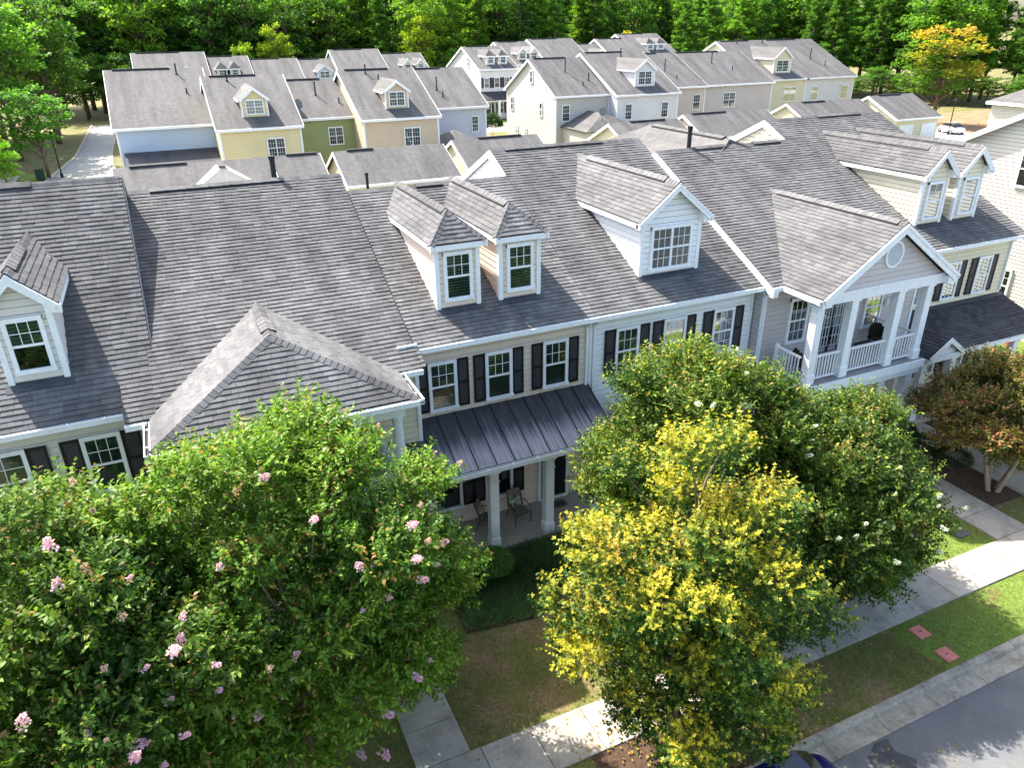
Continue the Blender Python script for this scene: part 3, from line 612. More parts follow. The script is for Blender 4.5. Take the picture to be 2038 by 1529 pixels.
# ---- house 5 (greige, pedimented balcony)
def house_5():
    X0, X1, Yf, Ye, Ze, s, Yr = 17.4, 24.9, 18.1, 17.7, 6.6, .475, 24.73
    root, wall, roof, pl, Zr = row_house('townhouse', 'greige townhouse with a pedimented two-storey balcony and round vent', X0, X1, Yf, Ye, Ze, s, Yr, P_GREY, gut=(17.36, 17.95), holes=[(17.8, 24, 15, 21.5)], ol=.06)
    g = G(); rake(g, (X0-.06, Ye-.12, Ze-.06), (X0-.06, Yr, Zr), (-1, 0, 0), .04, .26); rake(g, (X0-.06, Yr, Zr), (X0-.06, 30, Zr-2.5), (-1, 0, 0), .04, .26); g.box(X0-.1, X0+.12, Ye-.16, Ye-.0, Ze-.36, Ze-.05); g.build('rake_board', WHITE, roof)
    ridge_caps(roof, (X0, Yr, Zr), (X1, Yr, Zr), .3); ridge_vent(roof, (19.1, Yr, Zr), (20.6, Yr, Zr), .34, hgt=.065); ridge_vent(roof, (22.0, Yr, Zr), (23.4, Yr, Zr), .34, hgt=.065)
    pipe(roof, 18.95, Yr+.1, Zr-.1, Zr+.85, .085)
    # rear wing with a ridge running away from the street
    g = G(); zr = 10.17; g.slab([(21, 24.9, zr), (21, 30.5, zr), (18.2, 33, zr-1.33), (18.2, 23, zr-1.33)], .14); g.slab([(21, 24.9, zr), (21, 30.5, zr), (23.8, 33, zr-1.33), (23.8, 23, zr-1.33)], .14); g.slab([(21, 30.5, zr), (23.8, 33, zr-1.33), (18.2, 33, zr-1.33)], .14); rw = g.build('rear_wing_roof', FARROOF, root)
    ridge_vent(rw, (21, 25.2, zr), (21, 30.2, zr), .34, hgt=.06)
    # pedimented gable over the balcony
    xl, xr, xc, Y0, ze, zp = 17.80, 23.86, 20.83, 15.93, 6.6, 8.66
    Yp = lambda z: Ye+(z-Ze)/s; sl = (zp-ze)/(xr-xc); P = []
    g = G(); tr = G()
    for x in (xl, xr):
        p = [(x, Y0, ze), (x, Yp(ze), ze), (xc, Yp(zp), zp), (xc, Y0, zp)]; P.append(p); g.slab(p, .12); sd = 1 if x == xr else -1
        rake(tr, (x+sd*.01, Y0-.002, ze), (xc, Y0-.002, zp), (0, -1, 0), .05, .24); rake(tr, (x+sd*.02, Y0-.03, ze+.01), (xc, Y0-.03, zp+.005), (0, -1, 0), .05, .1, .005)
        tr.box(min(x, x-sd*.42), max(x, x-sd*.42), Y0, Y0+.24, ze-.30, ze-.03)
        tr.box(min(x-sd*.02, x-sd*.4), max(x-sd*.02, x-sd*.4), Y0+.24, Yp(ze)-.1, ze-.2, ze-.16)
    pr = g.build('portico_roof', FARROOF, root); tr.build('bargeboards', WHITE, pr)
    for p in P: shingles(pr, p, 0)
    ridge_caps(pr, (xc, Y0, zp), (xc, Yp(zp), zp), .3, slope=sl); ridge_vent(pr, (xc, Y0+.25, zp), (xc, Yp(zp)-.5, zp), .34, slope=sl, hgt=.065)
    gutter(pr, (xl-.01, Y0, ze-.03), (xl-.01, Yp(ze)+.1, ze-.03), (-1, 0, 0)); gutter(pr, (xr+.01, Y0, ze-.03), (xr+.01, Yp(ze), ze-.03), (1, 0, 0))
    Yg = 16.2; g = G(); g.hexa([(xl+.35, Yg, 6.35), (xr-.35, Yg, 6.35), (xc, Yg, zp-.28)], [(xl+.35, Yg+.25, 6.35), (xr-.35, Yg+.25, 6.35), (xc, Yg+.25, zp-.28)]); ped = g.build('pediment', lap_for(P_GREY), root)
    zc = 6.62; sl2 = sl
    siding(ped, [(xl+.45, Yg-.005, zc), (xr-.45, Yg-.005, zc), (xc, Yg-.005, zp-.27)], P_GREY, NF, .19)
    # round louvred vent
    vc = Vector((xc-.02, Yg-.03, 7.62)); g = G(); N_ = 28
    for i in range(N_):
        a, b = 2*math.pi*i/N_, 2*math.pi*(i+1)/N_
        q = lambda t, r, y: (vc.x+r*math.cos(t), vc.y+y, vc.z+r*1.12*math.sin(t))
        g.hexa([q(a, .40, -.05), q(b, .40, -.05), q(b, .33, -.05), q(a, .33, -.05)], [q(a, .40, .02), q(b, .40, .02), q(b, .33, .02), q(a, .33, .02)])
    rv = g.build('round_vent', WHITE, ped)
    for i in range(9):
        z = -.30+i*.075; hwid = math.sqrt(max(.0, .335**2-(z/1.12)**2))
        G().beam((vc.x-hwid, vc.y-.02, vc.z+z+.02), (vc.x+hwid, vc.y-.02, vc.z+z+.02), .05, .055, up=(0, -.5, 1)).build('louvre_slat', mat('louvre_paint', (.62, .66, .70), .5), rv)
    g = G().box(xl+.22, xr-.22, Yg-.06, Yg+.26, 6.28, 6.60); g.box(xl+.18, xr-.18, Yg-.1, Yg+.3, 6.595, 6.66); g.box(xl+.2, xl+.5, Yg+.26, Yf, 6.25, 6.6); g.box(xr-.5, xr-.2, Yg+.26, Yf, 6.25, 6.6); g.build('entablature', WHITE, root)
    cx = [18.02, 19.56, 21.62, 23.05+.5-.03]
    cx = [17.98+.1, 19.55, 21.65, 23.02]
    for x in cx: column(root, x, 16.33, 3.52, 6.28, .29)
    fl = mat('grey_deck', (.28, .27, .27), .8, 3, .15)
    G().box(17.72, 23.3, 16.08, Yf-.04, 3.40, 3.52).build('balcony_floor', fl, root)
    g = G().box(17.66, 23.38, 16.02, 16.075, 3.2, 3.5); g.box(17.72, 23.3, 16.1, 16.5, 2.98, 3.38); g.box(23.25, 23.3, 16.5, Yf-.05, 3.1, 3.39); g.box(17.66, 17.715, 16.08, Yf-.05, 3.1, 3.5); g.build('balcony_beam', WHITE, root)
    for a, b in zip(cx, cx[1:]): railing(root, (a+.15, 16.33, 3.52), (b-.15, 16.33, 3.52), .95)
    railing(root, (17.83, 16.48, 3.52), (17.83, Yf-.55, 3.52), .95); railing(root, (23.02, 16.48, 3.52), (23.02, Yf-.06, 3.52), .95)
    G().box(17.78, 17.88, Yf-.6, Yf-.5, 3.52, 4.55).build('rail_post', WHITE, root)
    for x in cx[1:]: column(root, x, 16.35, .1, 2.98, .29)
    column(root, cx[0], 16.35, .1, 2.98, .29)
    G().box(17.6, 23.4, 16.05, Yf-.03, -.15, .1).build('porch_slab', PORCHC, root)
    fwin(wall, 18.68, 19.46, 4.24, 5.78, Yf, 0, blind=CURT, blindb=DARKIN, top=(3, 2), bot=(3, 2)); fwin(wall, 22.3, 23.08, 4.2, 5.7, Yf, 0, bot=(3, 2))
    # french doors, open inwards over dark room
    O = (20.72, Yf-.012, 3.53); g = G()
    for a, b in ((-.56, -.48), (.48, .56), (-.03, .03)): g.fbox(O, UX, NF, a, b, 0, .075, 0, 2.2)
    g.fbox(O, UX, NF, -.56, .56, 0, .077, 2.12, 2.22); fd = g.build('french_door', DOORB, wall)
    for a in (-.47, .04):
        gl = G()
        for k in (0, .43/3, .43/1.5, .43): gl.fbox(O, UX, NF, a+k-.008, a+k+.008, .02, .06, .2, 2.1)
        for k in range(6): gl.fbox(O, UX, NF, a, a+.43, .021, .058, .2+k*.378, .216+k*.378)
        gl.build('glazing_bars', WHITE, fd); G().fbox(O, UX, NF, a+.01, a+.42, .03, .036, .2, 2.1).build('pane', GLASS, fd); G().fbox(O, UX, NF, a, a+.43, .0, .012, .02, 2.1).build('blind', mat('pale_curtain', (.25, .29, .33), .8, 4, .3), fd)
    # lower front
    for x0 in (19.0, 21.9): G().box(x0, x0+.95, Yf-.06, Yf-.01, .1, 2.3).build('front_door', DOORB, wall)
    fwin(wall, 20.4, 21.2, .8, 2.3, Yf, 0)
    g = G(); g.box(17.44, 17.52, Yf-.1, Yf-.03, .2, 6.1); g.beam((17.48, Yf-.06, 6.08), (17.62, 17.62, 6.42), .075, .07, up=(1, 0, 0)); g.build('downspout', WHITE, wall)
    g = G().lathe((23.3, Yf-.12, 5.0), [(.02, -.12), (.06, -.1), (.07, .05), (.05, .12), (.02, .14)], 10); g.build('wall_lantern', WHITE, wall)
house_5()
# ---- house 6 (cream, twin gabled dormers)
def house_6():
    X0, X1, Yf, Ye, Ze, s, Yr = 24.93, 31.75, 19.25, 18.87, 6.4, .475, 27.33
    root, wall, roof, pl, Zr = row_house('townhouse', 'cream townhouse with twin gabled dormers at the end of the row', X0, X1, Yf, Ye, Ze, s, Yr, P_CREAM, holes=[(26.5, 28.4, 20, 27), (28.5, 30.5, 20, 27), (24, 26.4, 18, 27)], orr=.2)
    ridge_caps(roof, (X0, Yr, Zr), (X1, Yr, Zr), .3); ridge_vent(roof, (27.9, Yr, Zr), (30.6, Yr, Zr), .34, hgt=.065)
    g = G(); rake(g, (X0-.06, 23, Zr-2.05), (X0-.06, Yr, Zr), (-1, 0, 0), .03, .22); rake(g, (X0-.06, Yr, Zr), (X0-.06, 35.8, 6.4), (-1, 0, 0), .03, .22)
    g.slab([(X0-.08, 24.7, Zr-1.24), (X0, 24.7, Zr-1.24), (X0, Yr, Zr+.01), (X0-.08, Yr, Zr+.01)], .03); g.slab([(X0-.08, Yr, Zr+.01), (X0, Yr, Zr+.01), (X0, 35.8, 6.41), (X0-.08, 35.8, 6.41)], .03); g.build('rake_board', WHITE, roof)
    siding(wall, [(X0-.0, 24.2, 8.7), (X0-.0, 27.3, 10.15), (X0-.0, 31, 8.4), (X0, 28, 8.4)], P_CREAM, (-1, 0, 0))
    for xc in (27.40, 29.43): dormer(root, xc, .69, 20.14, pl, 9.0, 9.9, .22, .22, P_CREAM, win=dict(w=.78, h=1.35, z=.28, blind=CURT, blindb=DARKIN, top=(2, 2)), vent=(.12, .97))
    for a, b in ((29.87, 30.63), (27.98, 28.72), (25.9, 26.62)): fwin(wall, a, b, 4.02, 5.5, Yf, .36, blind=BLINDL, blindb=BLIND, bot=(3, 2))
    for a, b in ((27.8, 28.6), (29.6, 30.4)): fwin(wall, a, b, .6, 2.1, Yf, .42, bot=(3, 2))
    # shingled porch roof with a small gable
    yb, yt, zb, zt, xl, xr = 16.95, 19.22, 2.93, 3.72, 23.6, 31.9
    g = G().slab([(xl, yb, zb), (xr, yb, zb), (xr, yt, zt), (xl, yt, zt)], .12); pr = g.build('porch_roof', SHINGLE_DK, root)
    shingles(pr, [(xl, yb, zb), (xr, yb, zb), (xr, yt, zt), (xl, yt, zt)], 0, m=SHINGLE_DK)
    G().slab([(xl, yt-.2, zt-.02), (xr, yt-.2, zt-.02), (xr, yt, zt+.06), (xl, yt, zt+.06)], .03).build('flashing', FLASH, pr)
    gutter(pr, (26.7, yb-.02, zb-.03), (xr, yb-.02, zb-.03), (0, -1, 0))
    xc, hw, zp, ze, Y0 = 25.75, 1.0, 3.62, 2.93, 16.8; P = [[(xc-hw, Y0, ze), (xc-hw, yb, ze), (xc, 18.9, zp), (xc, Y0, zp)], [(xc+hw, Y0, ze), (xc+hw, yb, ze), (xc, 18.9, zp), (xc, Y0, zp)]]
    g = G(); tr = G()
    for p, sd in zip(P, (-1, 1)):
        g.slab(p, .08); rake(tr, (xc+sd*hw, Y0-.01, ze), (xc, Y0-.01, zp), (0, -1, 0), .05, .17)
    tr.hexa([(xc-.8, Y0+.12, ze-.05), (xc+.8, Y0+.12, ze-.05), (xc, Y0+.12, zp-.12)], [(xc-.8, Y0+.2, ze-.05), (xc+.8, Y0+.2, ze-.05), (xc, Y0+.2, zp-.12)]); tr.box(xc-hw+.05, xc+hw-.05, Y0+.02, Y0+.3, ze-.26, ze-.04)
    sg = g.build('small_gable_roof', SHINGLE_DK, root); tr.build('bargeboards', WHITE, sg)
    for p in P: shingles(sg, p, 0, m=SHINGLE_DK)
    G().box(xl+.2, xr-.1, yb+.1, yb+.36, zb-.36, zb-.12).build('porch_beam', WHITE, root)
    for x in (25.0, 26.6, 28.4, 30.3, 31.7): column(root, x, yb+.24, .1, zb-.36, .27)
    G().box(23.7, 31.9, 16.9, Yf-.03, -.15, .1).build('porch_slab', PORCHC, root)
    downspout(wall, X1-.06, Yf-.02, 3.9, 6.0)
house_6()
# ---- house 7: end building across the side lawn, gable wall towards us
def house_7():
    X = 37.0; root = thing('townhouse', 'ivory gable-ended house at the right edge across the side lawn', 'house', (X+3, 21, 0))
    Yr, Zr, s = 21.6, 11.35, .507; prof = [(11.6, -.1), (31.6, -.1), (31.6, 6.25), (Yr, Zr-.15), (11.6, 6.25)]
    wall = G(); wall.hexa([(X, a, b) for a, b in prof], [(X+8, a, b) for a, b in prof]); wl = wall.build('wall', lap_for(P_IVORY), root)
    siding(wl, [(X-.003, 31.5, .2), (X-.003, 11.7, .2), (X-.003, 11.7, 6.2), (X-.003, Yr, Zr-.2), (X-.003, 31.5, 6.2)], P_IVORY, (-1, 0, 0))
    g = G(); g.slab([(X-.35, 11, 6.0), (X+8, 11, 6.0), (X+8, Yr, Zr), (X-.35, Yr, Zr)], .16); g.slab([(X-.35, Yr, Zr), (X+8, Yr, Zr), (X+8, 32.2, 6.0), (X-.35, 32.2, 6.0)], .16); r = g.build('roof', FARROOF, root)
    g = G(); rake(g, (X-.36, 32.2, 6.0), (X-.36, Yr, Zr), (-1, 0, 0), .04, .24); rake(g, (X-.36, 11, 6.0), (X-.36, Yr, Zr), (-1, 0, 0), .04, .24); g.build('rake_board', WHITE, r)
    for yc, z in ((22.4, 1.6), (22.6, 7.2), (27.5, 1.4)): window(wl, (X-.02, yc, z), (0, -1, 0), (-1, 0, 0), .82, 1.6, blind=CURT, blindb=DARKIN)
house_7()
# ------------------------------------------------------------------ ground, street, paths
def plane(x0, x1, y0, y1, z): g = G(); g.poly([(x0, y0, z), (x1, y0, z), (x1, y1, z), (x0, y1, z)]); return g
def setting():
    g = G(); g.poly([(-1500, 7.805, -.03), (1500, 7.805, -.03), (1500, 1500, -.03), (-1500, 1500, -.03)]); structure('ground', g, GROUNDM)
    # street with kerb and gutter
    structure('road', plane(-1500, 1500, -1500, 7.16, -.14), ASPH)
    g = G()
    for i, (x, y) in enumerate([(11.35, 6.55), (11.55, 6.95), (11.95, 7.13), (12.3, 7.1), (12.2, 6.8), (12.45, 6.45), (12.2, 6.2), (11.7, 6.1)]): g.v.append((x, y, -.134))
    g.f.append(tuple(range(8))[::-1]); structure('road_patch', g, ASPHD)
    k = structure('kerb', plane(-1500, 1500, 7.16, 7.805, -.135), KERB); set_root(None)
    jn = [-40, -20]+[x for x in np.arange(-5.3, 38, 1.62)]+[60, 100, 200]
    for a, b in zip(jn, jn[1:]):
        a += .008; b -= .008; pr = [(7.165, -.13), (7.165, -.115), (7.60, -.125), (7.63, -.03), (7.66, .0), (7.80, .005), (7.80, -.13)]
        g = G(); g.hexa([(a, y, z) for y, z in pr][::-1], [(b, y, z) for y, z in pr][::-1]); o = g.build('kerb_stone', KERB, None); o.parent = k
    sw = structure('sidewalk', plane(-120, 200, 9.44, 10.66, -.022), MULCH)
    xs = [-60.]+list(3.91+1.25*np.arange(-9, 30))+[90.]
    for a, b in zip(xs, xs[1:]):
        g = G().box(a+.009, b-.009, 9.44, 10.66, -.06, .018+random.uniform(-.003, .003)); o = g.build('paving_slab', CONC, None); o.parent = sw
    def path(name, x0, x1, ys):
        p = structure(name, plane(x0, x1, ys[0], ys[-1], -.021), MULCH)
        for a, b in zip(ys, ys[1:]):
            o = G().box(x0, x1, a+.01, b-.01, -.06, .02+random.uniform(-.003, .003)).build('paving_slab', CONC, None); o.parent = p
    path('garden_path', 2.47, 3.67, [10.67, 11.68, 12.8, 13.9, 15.0, 15.68])
    path('garden_path', 9.25, 10.42, [10.67, 11.9, 13.1, 14.3, 15.5, 16.70])
    path('garden_path', 13.2, 14.4, [10.67, 11.9, 13.1, 14.3, 15.5, 16.70])
    path('garden_path', 21.05, 22.5, [10.67, 11.87, 13.0, 14.05, 15.1, 16.04])
    path('garden_path', 24.1, 25.4, [10.67, 11.95, 13.25, 14.5, 15.7, 16.88])
    path('garden_path', -6.0, -4.8, [10.67, 11.9, 13.1, 14.3, 15.5, 16.70])
    # mulch beds
    for i, (pts) in enumerate([[(4.9, 14.0), (6.9, 13.7), (8.2, 14.4), (9.2, 15.3), (9.2, 16.7), (4.9, 16.7)], [(10.5, 14.2), (13.1, 14.2), (13.1, 16.7), (10.5, 16.7)], [(14.5, 14.0), (17.3, 14.0), (17.3, 16.7), (14.5, 16.7)], [(22.52, 11.9), (24.08, 11.9), (24.08, 16.85), (22.52, 16.85)],
                               [(-1.2, 13.6), (2.4, 13.6), (2.4, 15.68), (-1.2, 15.68)], [(25.4, 14.8), (32, 14.8), (32, 16.85), (25.4, 16.85)], [(6.3, 7.82), (9.6, 7.82), (9.4, 9.42), (6.0, 9.42)]]):
        g = G(); g.poly([(x, y, -.018+.0004*i) for x, y in pts]); structure('planting_bed', g, MULCH)
    # lawns
    for i, (a, b, c, d) in enumerate([(15.0, 40, 7.82, 9.42), (9.41, 14.99, 7.82, 9.42), (14.5, 21.0, 10.68, 14.0), (3.72, 9.2, 10.68, 13.9), (25.5, 37, 10.68, 14.7), (31.9, 36.9, 14.8, 34), (-6, 6.0, 7.82, 9.42), (-1.5, 2.4, 10.68, 13.6)]):
        structure('lawn', plane(a, b, c, d, -.024), LAWNM if a > 9.5 else GROUNDM)
    # service alley and yards behind the row, back street at far left
    structure('alley', plane(-30, 140, 48, 55, -.02), mat('alley_concrete', (.36, .34, .31), .9, .4, .12, 6, .1))
    structure('drive', plane(94, 110, 60, 78, -.018), mat('drive_concrete', (.48, .46, .43), .9, .4, .12, 6, .1))
    g = G()
    pl = [(-12.5, 60), (-11.5, 95), (-10.6, 104), (-9.8, 112), (-9.6, 150)]; pr_ = [(-5, 60), (-5.2, 95), (-5.8, 104), (-6.1, 112), (-6.1, 150)]
    for i in range(4): g.poly([(*pl[i], -.01), (*pr_[i], -.01), (*pr_[i+1], -.01), (*pl[i+1], -.01)])
    structure('back_street', g, mat('back_street_asphalt', (.33, .32, .31), .9, .3, .12, 9, .1))
    for pts, sd in ((pl, -1), (pr_, 1)):
        g = G()
        for a, b in zip(pts, pts[1:]): g.beam((a[0]+sd*.2, a[1], .12), (b[0]+sd*.2, b[1], .12), .35, .2)
        structure('back_street_kerb', g, CONC)
    structure('back_pavement', plane(-17, -14.8, 90, 100, -.012), CONC); structure('front_street_far', plane(20, 140, 108, 114.5, -.012), mat('back_street_asphalt', (.33, .32, .31)))
    structure('far_pavement', plane(20, 140, 116, 117.4, -.010), CONC); structure('far_verge', plane(20, 140, 117.5, 123, -.012), LAWNM)
    structure('left_verge', plane(-14.6, -11.6, 90, 101, -.013), LAWNM); structure('right_verge', plane(-4.6, -3.6, 101, 125, -.013), LAWNM)
    structure('bare_bank', plane(104, 140, 68, 92, -.012), mat('pine_straw', (.26, .15, .08), .95, .5, .3, 8, .3))
    structure('bare_bank', plane(106, 118, 98, 112, -.011), MATS['pine_straw'])
setting()

# ------------------------------------------------------------------ houses behind
PC = dict(blue=(.44, .54, .68), yellow=(.72, .62, .36), green=(.30, .36, .16), beige=(.62, .50, .37), lilac=(.56, .57, .64), cream=(.53, .50, .455), white=(.68, .68, .69), tan=(.60, .50, .43), mauve=(.54, .48, .47), butter=(.72, .65, .46))
def far_dormer(root, Xc, hw, Yb, plane_, ze, zp, m, twin=2, style='gable'):
    Ye, Ze, s = plane_; Yp = lambda z: Ye+(z-Ze)/s; zb = Ze+s*(Yb-Ye); ex = hw+.28; Y0 = Yb-.25; sl = (zp-ze)/ex; wt = zp-sl*hw-.1
    g = G(); pf = [(-hw, zb-.4), (hw, zb-.4), (hw, wt), (0, wt+(sl*hw if style == 'gable' else .02)), (-hw, wt)]; g.hexa([(Xc+a, Yb, b) for a, b in pf], [(Xc+a, Yp(zp-.2), b) for a, b in pf]); d = g.build('dormer', m, root)
    g = G(); tr = G(); Rf = (Xc, Y0 if style == 'gable' else Y0+.9, zp)
    for sd in (-1, 1):
        g.slab([(Xc+sd*ex, Y0, ze), (Xc+sd*ex, Yp(ze), ze), (Xc, Yp(zp), zp), Rf], .1); tr.beam((Xc+sd*ex, Y0, ze-.02), (Xc+sd*ex, Yp(ze), ze-.02), .05, .2)
        if style == 'gable': rake(tr, (Xc+sd*ex, Y0, ze), (Xc, Y0, zp), (0, -1, 0), .06, .24)
        tr.box(Xc+sd*hw-.06, Xc+sd*hw+.06, Yb-.05, Yb+.08, zb, wt)
    if style == 'hip': g.slab([(Xc-ex, Y0, ze), (Xc+ex, Y0, ze), Rf], .1); tr.beam((Xc-ex, Y0, ze-.02), (Xc+ex, Y0, ze-.02), .05, .2)
    g.build('dormer_roof', FARROOF, d); tr.build('bargeboards', WHITE, d)
    window(d, (Xc, Yb-.02, zb+.25), UX, NF, (hw*1.35)/twin, min(1.55, wt-zb-.45), top=(3, 2), bot=(3, 2), twin=twin, flat=True, blind=CURT, blindb=DARKIN)
def back_house(name, label, X0, X1, Ye, Ze, Yr, Zr, col, wins=(), dorm=None, pipes=(), group='houses of the row behind', ext=None, gl=True):
    root = thing(name, label, 'house', ((X0+X1)/2, Ye+.4, 0), group); s = (Zr-Ze)/(Yr-Ye); Yf = Ye+.35; Yb = 2*Yr-Yf; m = lap_mat('lap_'+col, PC[col]); zf = Ze+s*.35-.15
    g = G(); pf = [(Yf, -.1), (Yb, -.1), (Yb, zf), (Yr, Zr-.18), (Yf, zf)]; g.hexa([(X0, a, b) for a, b in pf], [(X1, a, b) for a, b in pf]); wall = g.build('wall', m, root)
    g = G(); g.slab([(X0-.25, Ye, Ze), (X1+.25, Ye, Ze), (X1+.25, Yr, Zr), (X0-.25, Yr, Zr)], .16); g.slab([(X0-.25, Yr, Zr), (X1+.25, Yr, Zr), (X1+.25, 2*Yr-Ye, Ze), (X0-.25, 2*Yr-Ye, Ze)], .16); roof = g.build('roof', FARROOF, root)
    G().beam((X0-.25, Ye-.06, Ze), (X1+.25, Ye-.06, Ze), .12, .22).build('gutter', WHITE, roof)
    for sd, x in ((-1, X0-.26), (1, X1+.26)):
        g = G(); rake(g, (x, Ye, Ze), (x, Yr, Zr), (sd, 0, 0), .05, .3); rake(g, (x, Yr, Zr), (x, 2*Yr-Ye, Ze), (sd, 0, 0), .05, .3); g.build('rake_board', WHITE, roof)
    for x in (X0+.02, X1-.02): G().box(x-.08, x+.08, Yf-.05, Yf+.1, 0, zf).build('corner_board', WHITE, wall)
    G().beam((X0+.5, Yr, Zr+.07), ((X0+2*X1)/3, Yr, Zr+.07), .35, .12).build('ridge_vent', VENT, roof)
    for (x, z, w_, h, tw) in wins: window(wall, (x, Yf-.02, z), UX, NF, w_/tw, h, top=(3, 2), bot=(3, 2), twin=tw, blind=random.choice([CURT, BLINDL]), blindb=DARKIN)
    if dorm: far_dormer(root, *dorm[:3], (Ye, Ze, s), *dorm[3:5], m, *dorm[5:])
    for (x, y, h) in pipes: z = Ze+s*(y-Ye); pipe(roof, x, y, z, z+h, .07, h > .6)
    for x in (X0+(X1-X0)*.25, X0+(X1-X0)*.32): G().box(x-.12, x+.12, Yf-.06, Yf-.01, zf-.5, zf-.28).build('wall_vent', m, wall)
    return root, wall, roof, Yf
def row_b():
    r, wl, rf, Yf = back_house('townhouse', 'pale blue house at the left end of the row behind', -3.4, 5.2, 79, 6.4, 88.6, 10.96, 'blue', pipes=[(2.9, 87.5, 1.0), (3.4, 84.2, .45)])
    g = G().slab([(-3.1, 74.6, 3.0), (5.1, 74.6, 3.0), (5.1, Yf, 4.25), (-3.1, Yf, 4.25)], .14); g.build('lean_to_roof', SHINGLE_DK, r); G().box(-2.8, 5.0, 74.9, Yf, 0, 2.9).build('lean_to_wall', MATS['lap_blue'], r)  # dark shingle on the lean-to puts the shade it lies in into the colour
    back_house('townhouse', 'yellow house with a gabled dormer between the blue and green houses', 5.0, 12.1, 73.3, 6.4, 81.7, 10.41, 'yellow', [(9.75, 3.73, 1.5, 1.65, 2)], (8.5, 1.12, 75, 8.7, 9.8), [(7.0, 80.8, .95)])
    r, wl, rf, Yf = back_house('townhouse', 'olive green house in the row behind', 12.5, 18.6, 78.6, 6.4, 85.4, 9.63, 'green', [(16.4, 3.79, 1.4, 1.6, 2)], None, [(15.5, 82.5, 1.3), (17.5, 81.0, .5)])
    back_house('townhouse', 'peach beige house with a gabled dormer beside the green house', 18.3, 25.9, 74.4, 6.4, 83.03, 10.5, 'beige', [(23.1, 3.7, 1.6, 1.68, 2)], (22.15, 1.14, 76, 8.78, 9.8), [(20.8, 82.2, .9), (21.8, 81.0, .55)])
    back_house('townhouse', 'lilac white house at the right end of the left block behind', 26.0, 34.0, 81.4, 6.4, 89.17, 10.09, 'lilac', [(32.65, 3.71, .78, 1.62, 1)], None, [(29.4, 84.8, 1.4), (29.6, 83.4, .6)])
    r, wl, rf, Yf = back_house('townhouse', 'cream house showing its tall gable end in the right block behind', 45.6, 53.2, 86.6, 6.45, 94.4, 10.55, 'cream', [(47.0, 3.5, 1.0, 1.85, 1)], None, [(49.2, 91.4, 1.6), (51.6, 89.5, .9), (50.3, 88.6, .4)])
    for yc, z, h in ((93.8, 7.7, 1.4), (91.0, 3.8, 1.6), (99.9, 3.9, 1.6), (95.5, 1.0, .8), (98.5, .9, 1.0)): window(wl, (45.58, yc, z), (0, -1, 0), (-1, 0, 0), .75, h, top=(1, 1), blind=DARKIN)
    # hipped rear wing carrying a dish
    g = G(); A = (50.2, 83.2, 4.6); B = (50.2, 86.9, 4.6); c = [(46.2, 80.2, 2.9), (54.2, 80.2, 2.9)]
    g.slab([c[0], c[1], A], .12); g.slab([c[0], A, B, (46.2, 86.9, 2.9)], .12); g.slab([c[1], A, B, (54.2, 86.9, 2.9)], .12); g.build('rear_wing_roof', FARROOF, r); G().box(46.5, 53.9, 80.5, 86.9, 0, 2.85).build('rear_wing_wall', MATS['lap_cream'], r)
    back_house('townhouse', 'bright white house with a broad dormer in the right block behind', 53.2, 62.4, 84.6, 6.4, 94.33, 11.06, 'white', [(54.9, 3.46, .95, 1.8, 1), (60.4, 3.46, 1.0, 1.8, 1)], (57.95, 1.45, 86.2, 9.15, 10.45), [(58.6, 93.2, 1.0)])
    back_house('townhouse', 'tan house with a single rear window in the right block behind', 62.5, 72.0, 91.4, 6.4, 100.15, 10.5, 'tan', [(70.6, 3.3, 1.2, 1.95, 1)], None, [(67.5, 95.5, 1.6), (68.3, 93.6, .5)])
    back_house('townhouse', 'mauve house beside the tan one in the right block behind', 72.05, 84.6, 91.9, 6.4, 100.5, 10.5, 'mauve', [(76.8, 3.3, 2.1, 1.95, 2)], None, [(77.2, 97.5, 1.5), (79.5, 95.4, .5)])
    back_house('townhouse', 'butter cream house with a dormer near the right end of the block behind', 85.1, 94.5, 95.3, 6.4, 106.6, 11.75, 'butter', [(91.4, 3.13, 2.4, 2.05, 2)], (90.5, 1.7, 97, 9.4, 10.95), [(88.5, 105.8, 1.2), (93.6, 105.6, 1.1)])
    back_house('townhouse', 'white house closing the right end of the block behind', 94.6, 104.8, 95.3, 6.4, 106.7, 11.75, 'white', [(96.6, 3.06, 1.4, 2.0, 1), (102.9, 3.02, 1.5, 2.0, 1)], None, [(99.5, 100.5, 1.7), (101.0, 98.6, .7)])
    # third row beyond
    lbl = ['grey roofed house with three small gables at the far left', 'far house with twin hipped dormers beside the leftmost far roof', 'far house with a plain low roof behind the green house', 'far house with a pale blue dormer behind the green house', 'far tall house with a plain grey roof behind the peach house', 'far house with twin yellow gabled dormers']
    for i, (X0, X1, Zr, col) in enumerate([(-1.3, 9.7, 11.06, 'white'), (9.7, 16.8, 10.25, 'white'), (16.8, 25.2, 9.65, 'cream'), (25.3, 31.6, 9.4, 'blue'), (31.7, 40.4, 10.85, 'cream'), (40.5, 48.7, 10.0, 'butter')]):
        r, wl, rf, Yf = back_house('far_house', lbl[i], X0, X1, 142, Zr-3.8, 150, Zr, col, group='far houses in front of the wood'); pl = (142, Zr-3.8, .475)
        for x, st, tw in ([(1.4, 'gable', 1), (3.9, 'gable', 1), (6.6, 'gable', 1)], [(11.9, 'hip', 1), (14.0, 'hip', 1)], [], [(29.0, 'gable', 2)], [], [(44.3, 'gable', 1), (46.8, 'gable', 1)])[i]:
            far_dormer(r, x, .75 if tw == 1 else 1.2, 143.3, pl, Zr-1.75 if i else 8.35, Zr-.75 if i else 9.15, MATS['lap_'+col], tw, st)
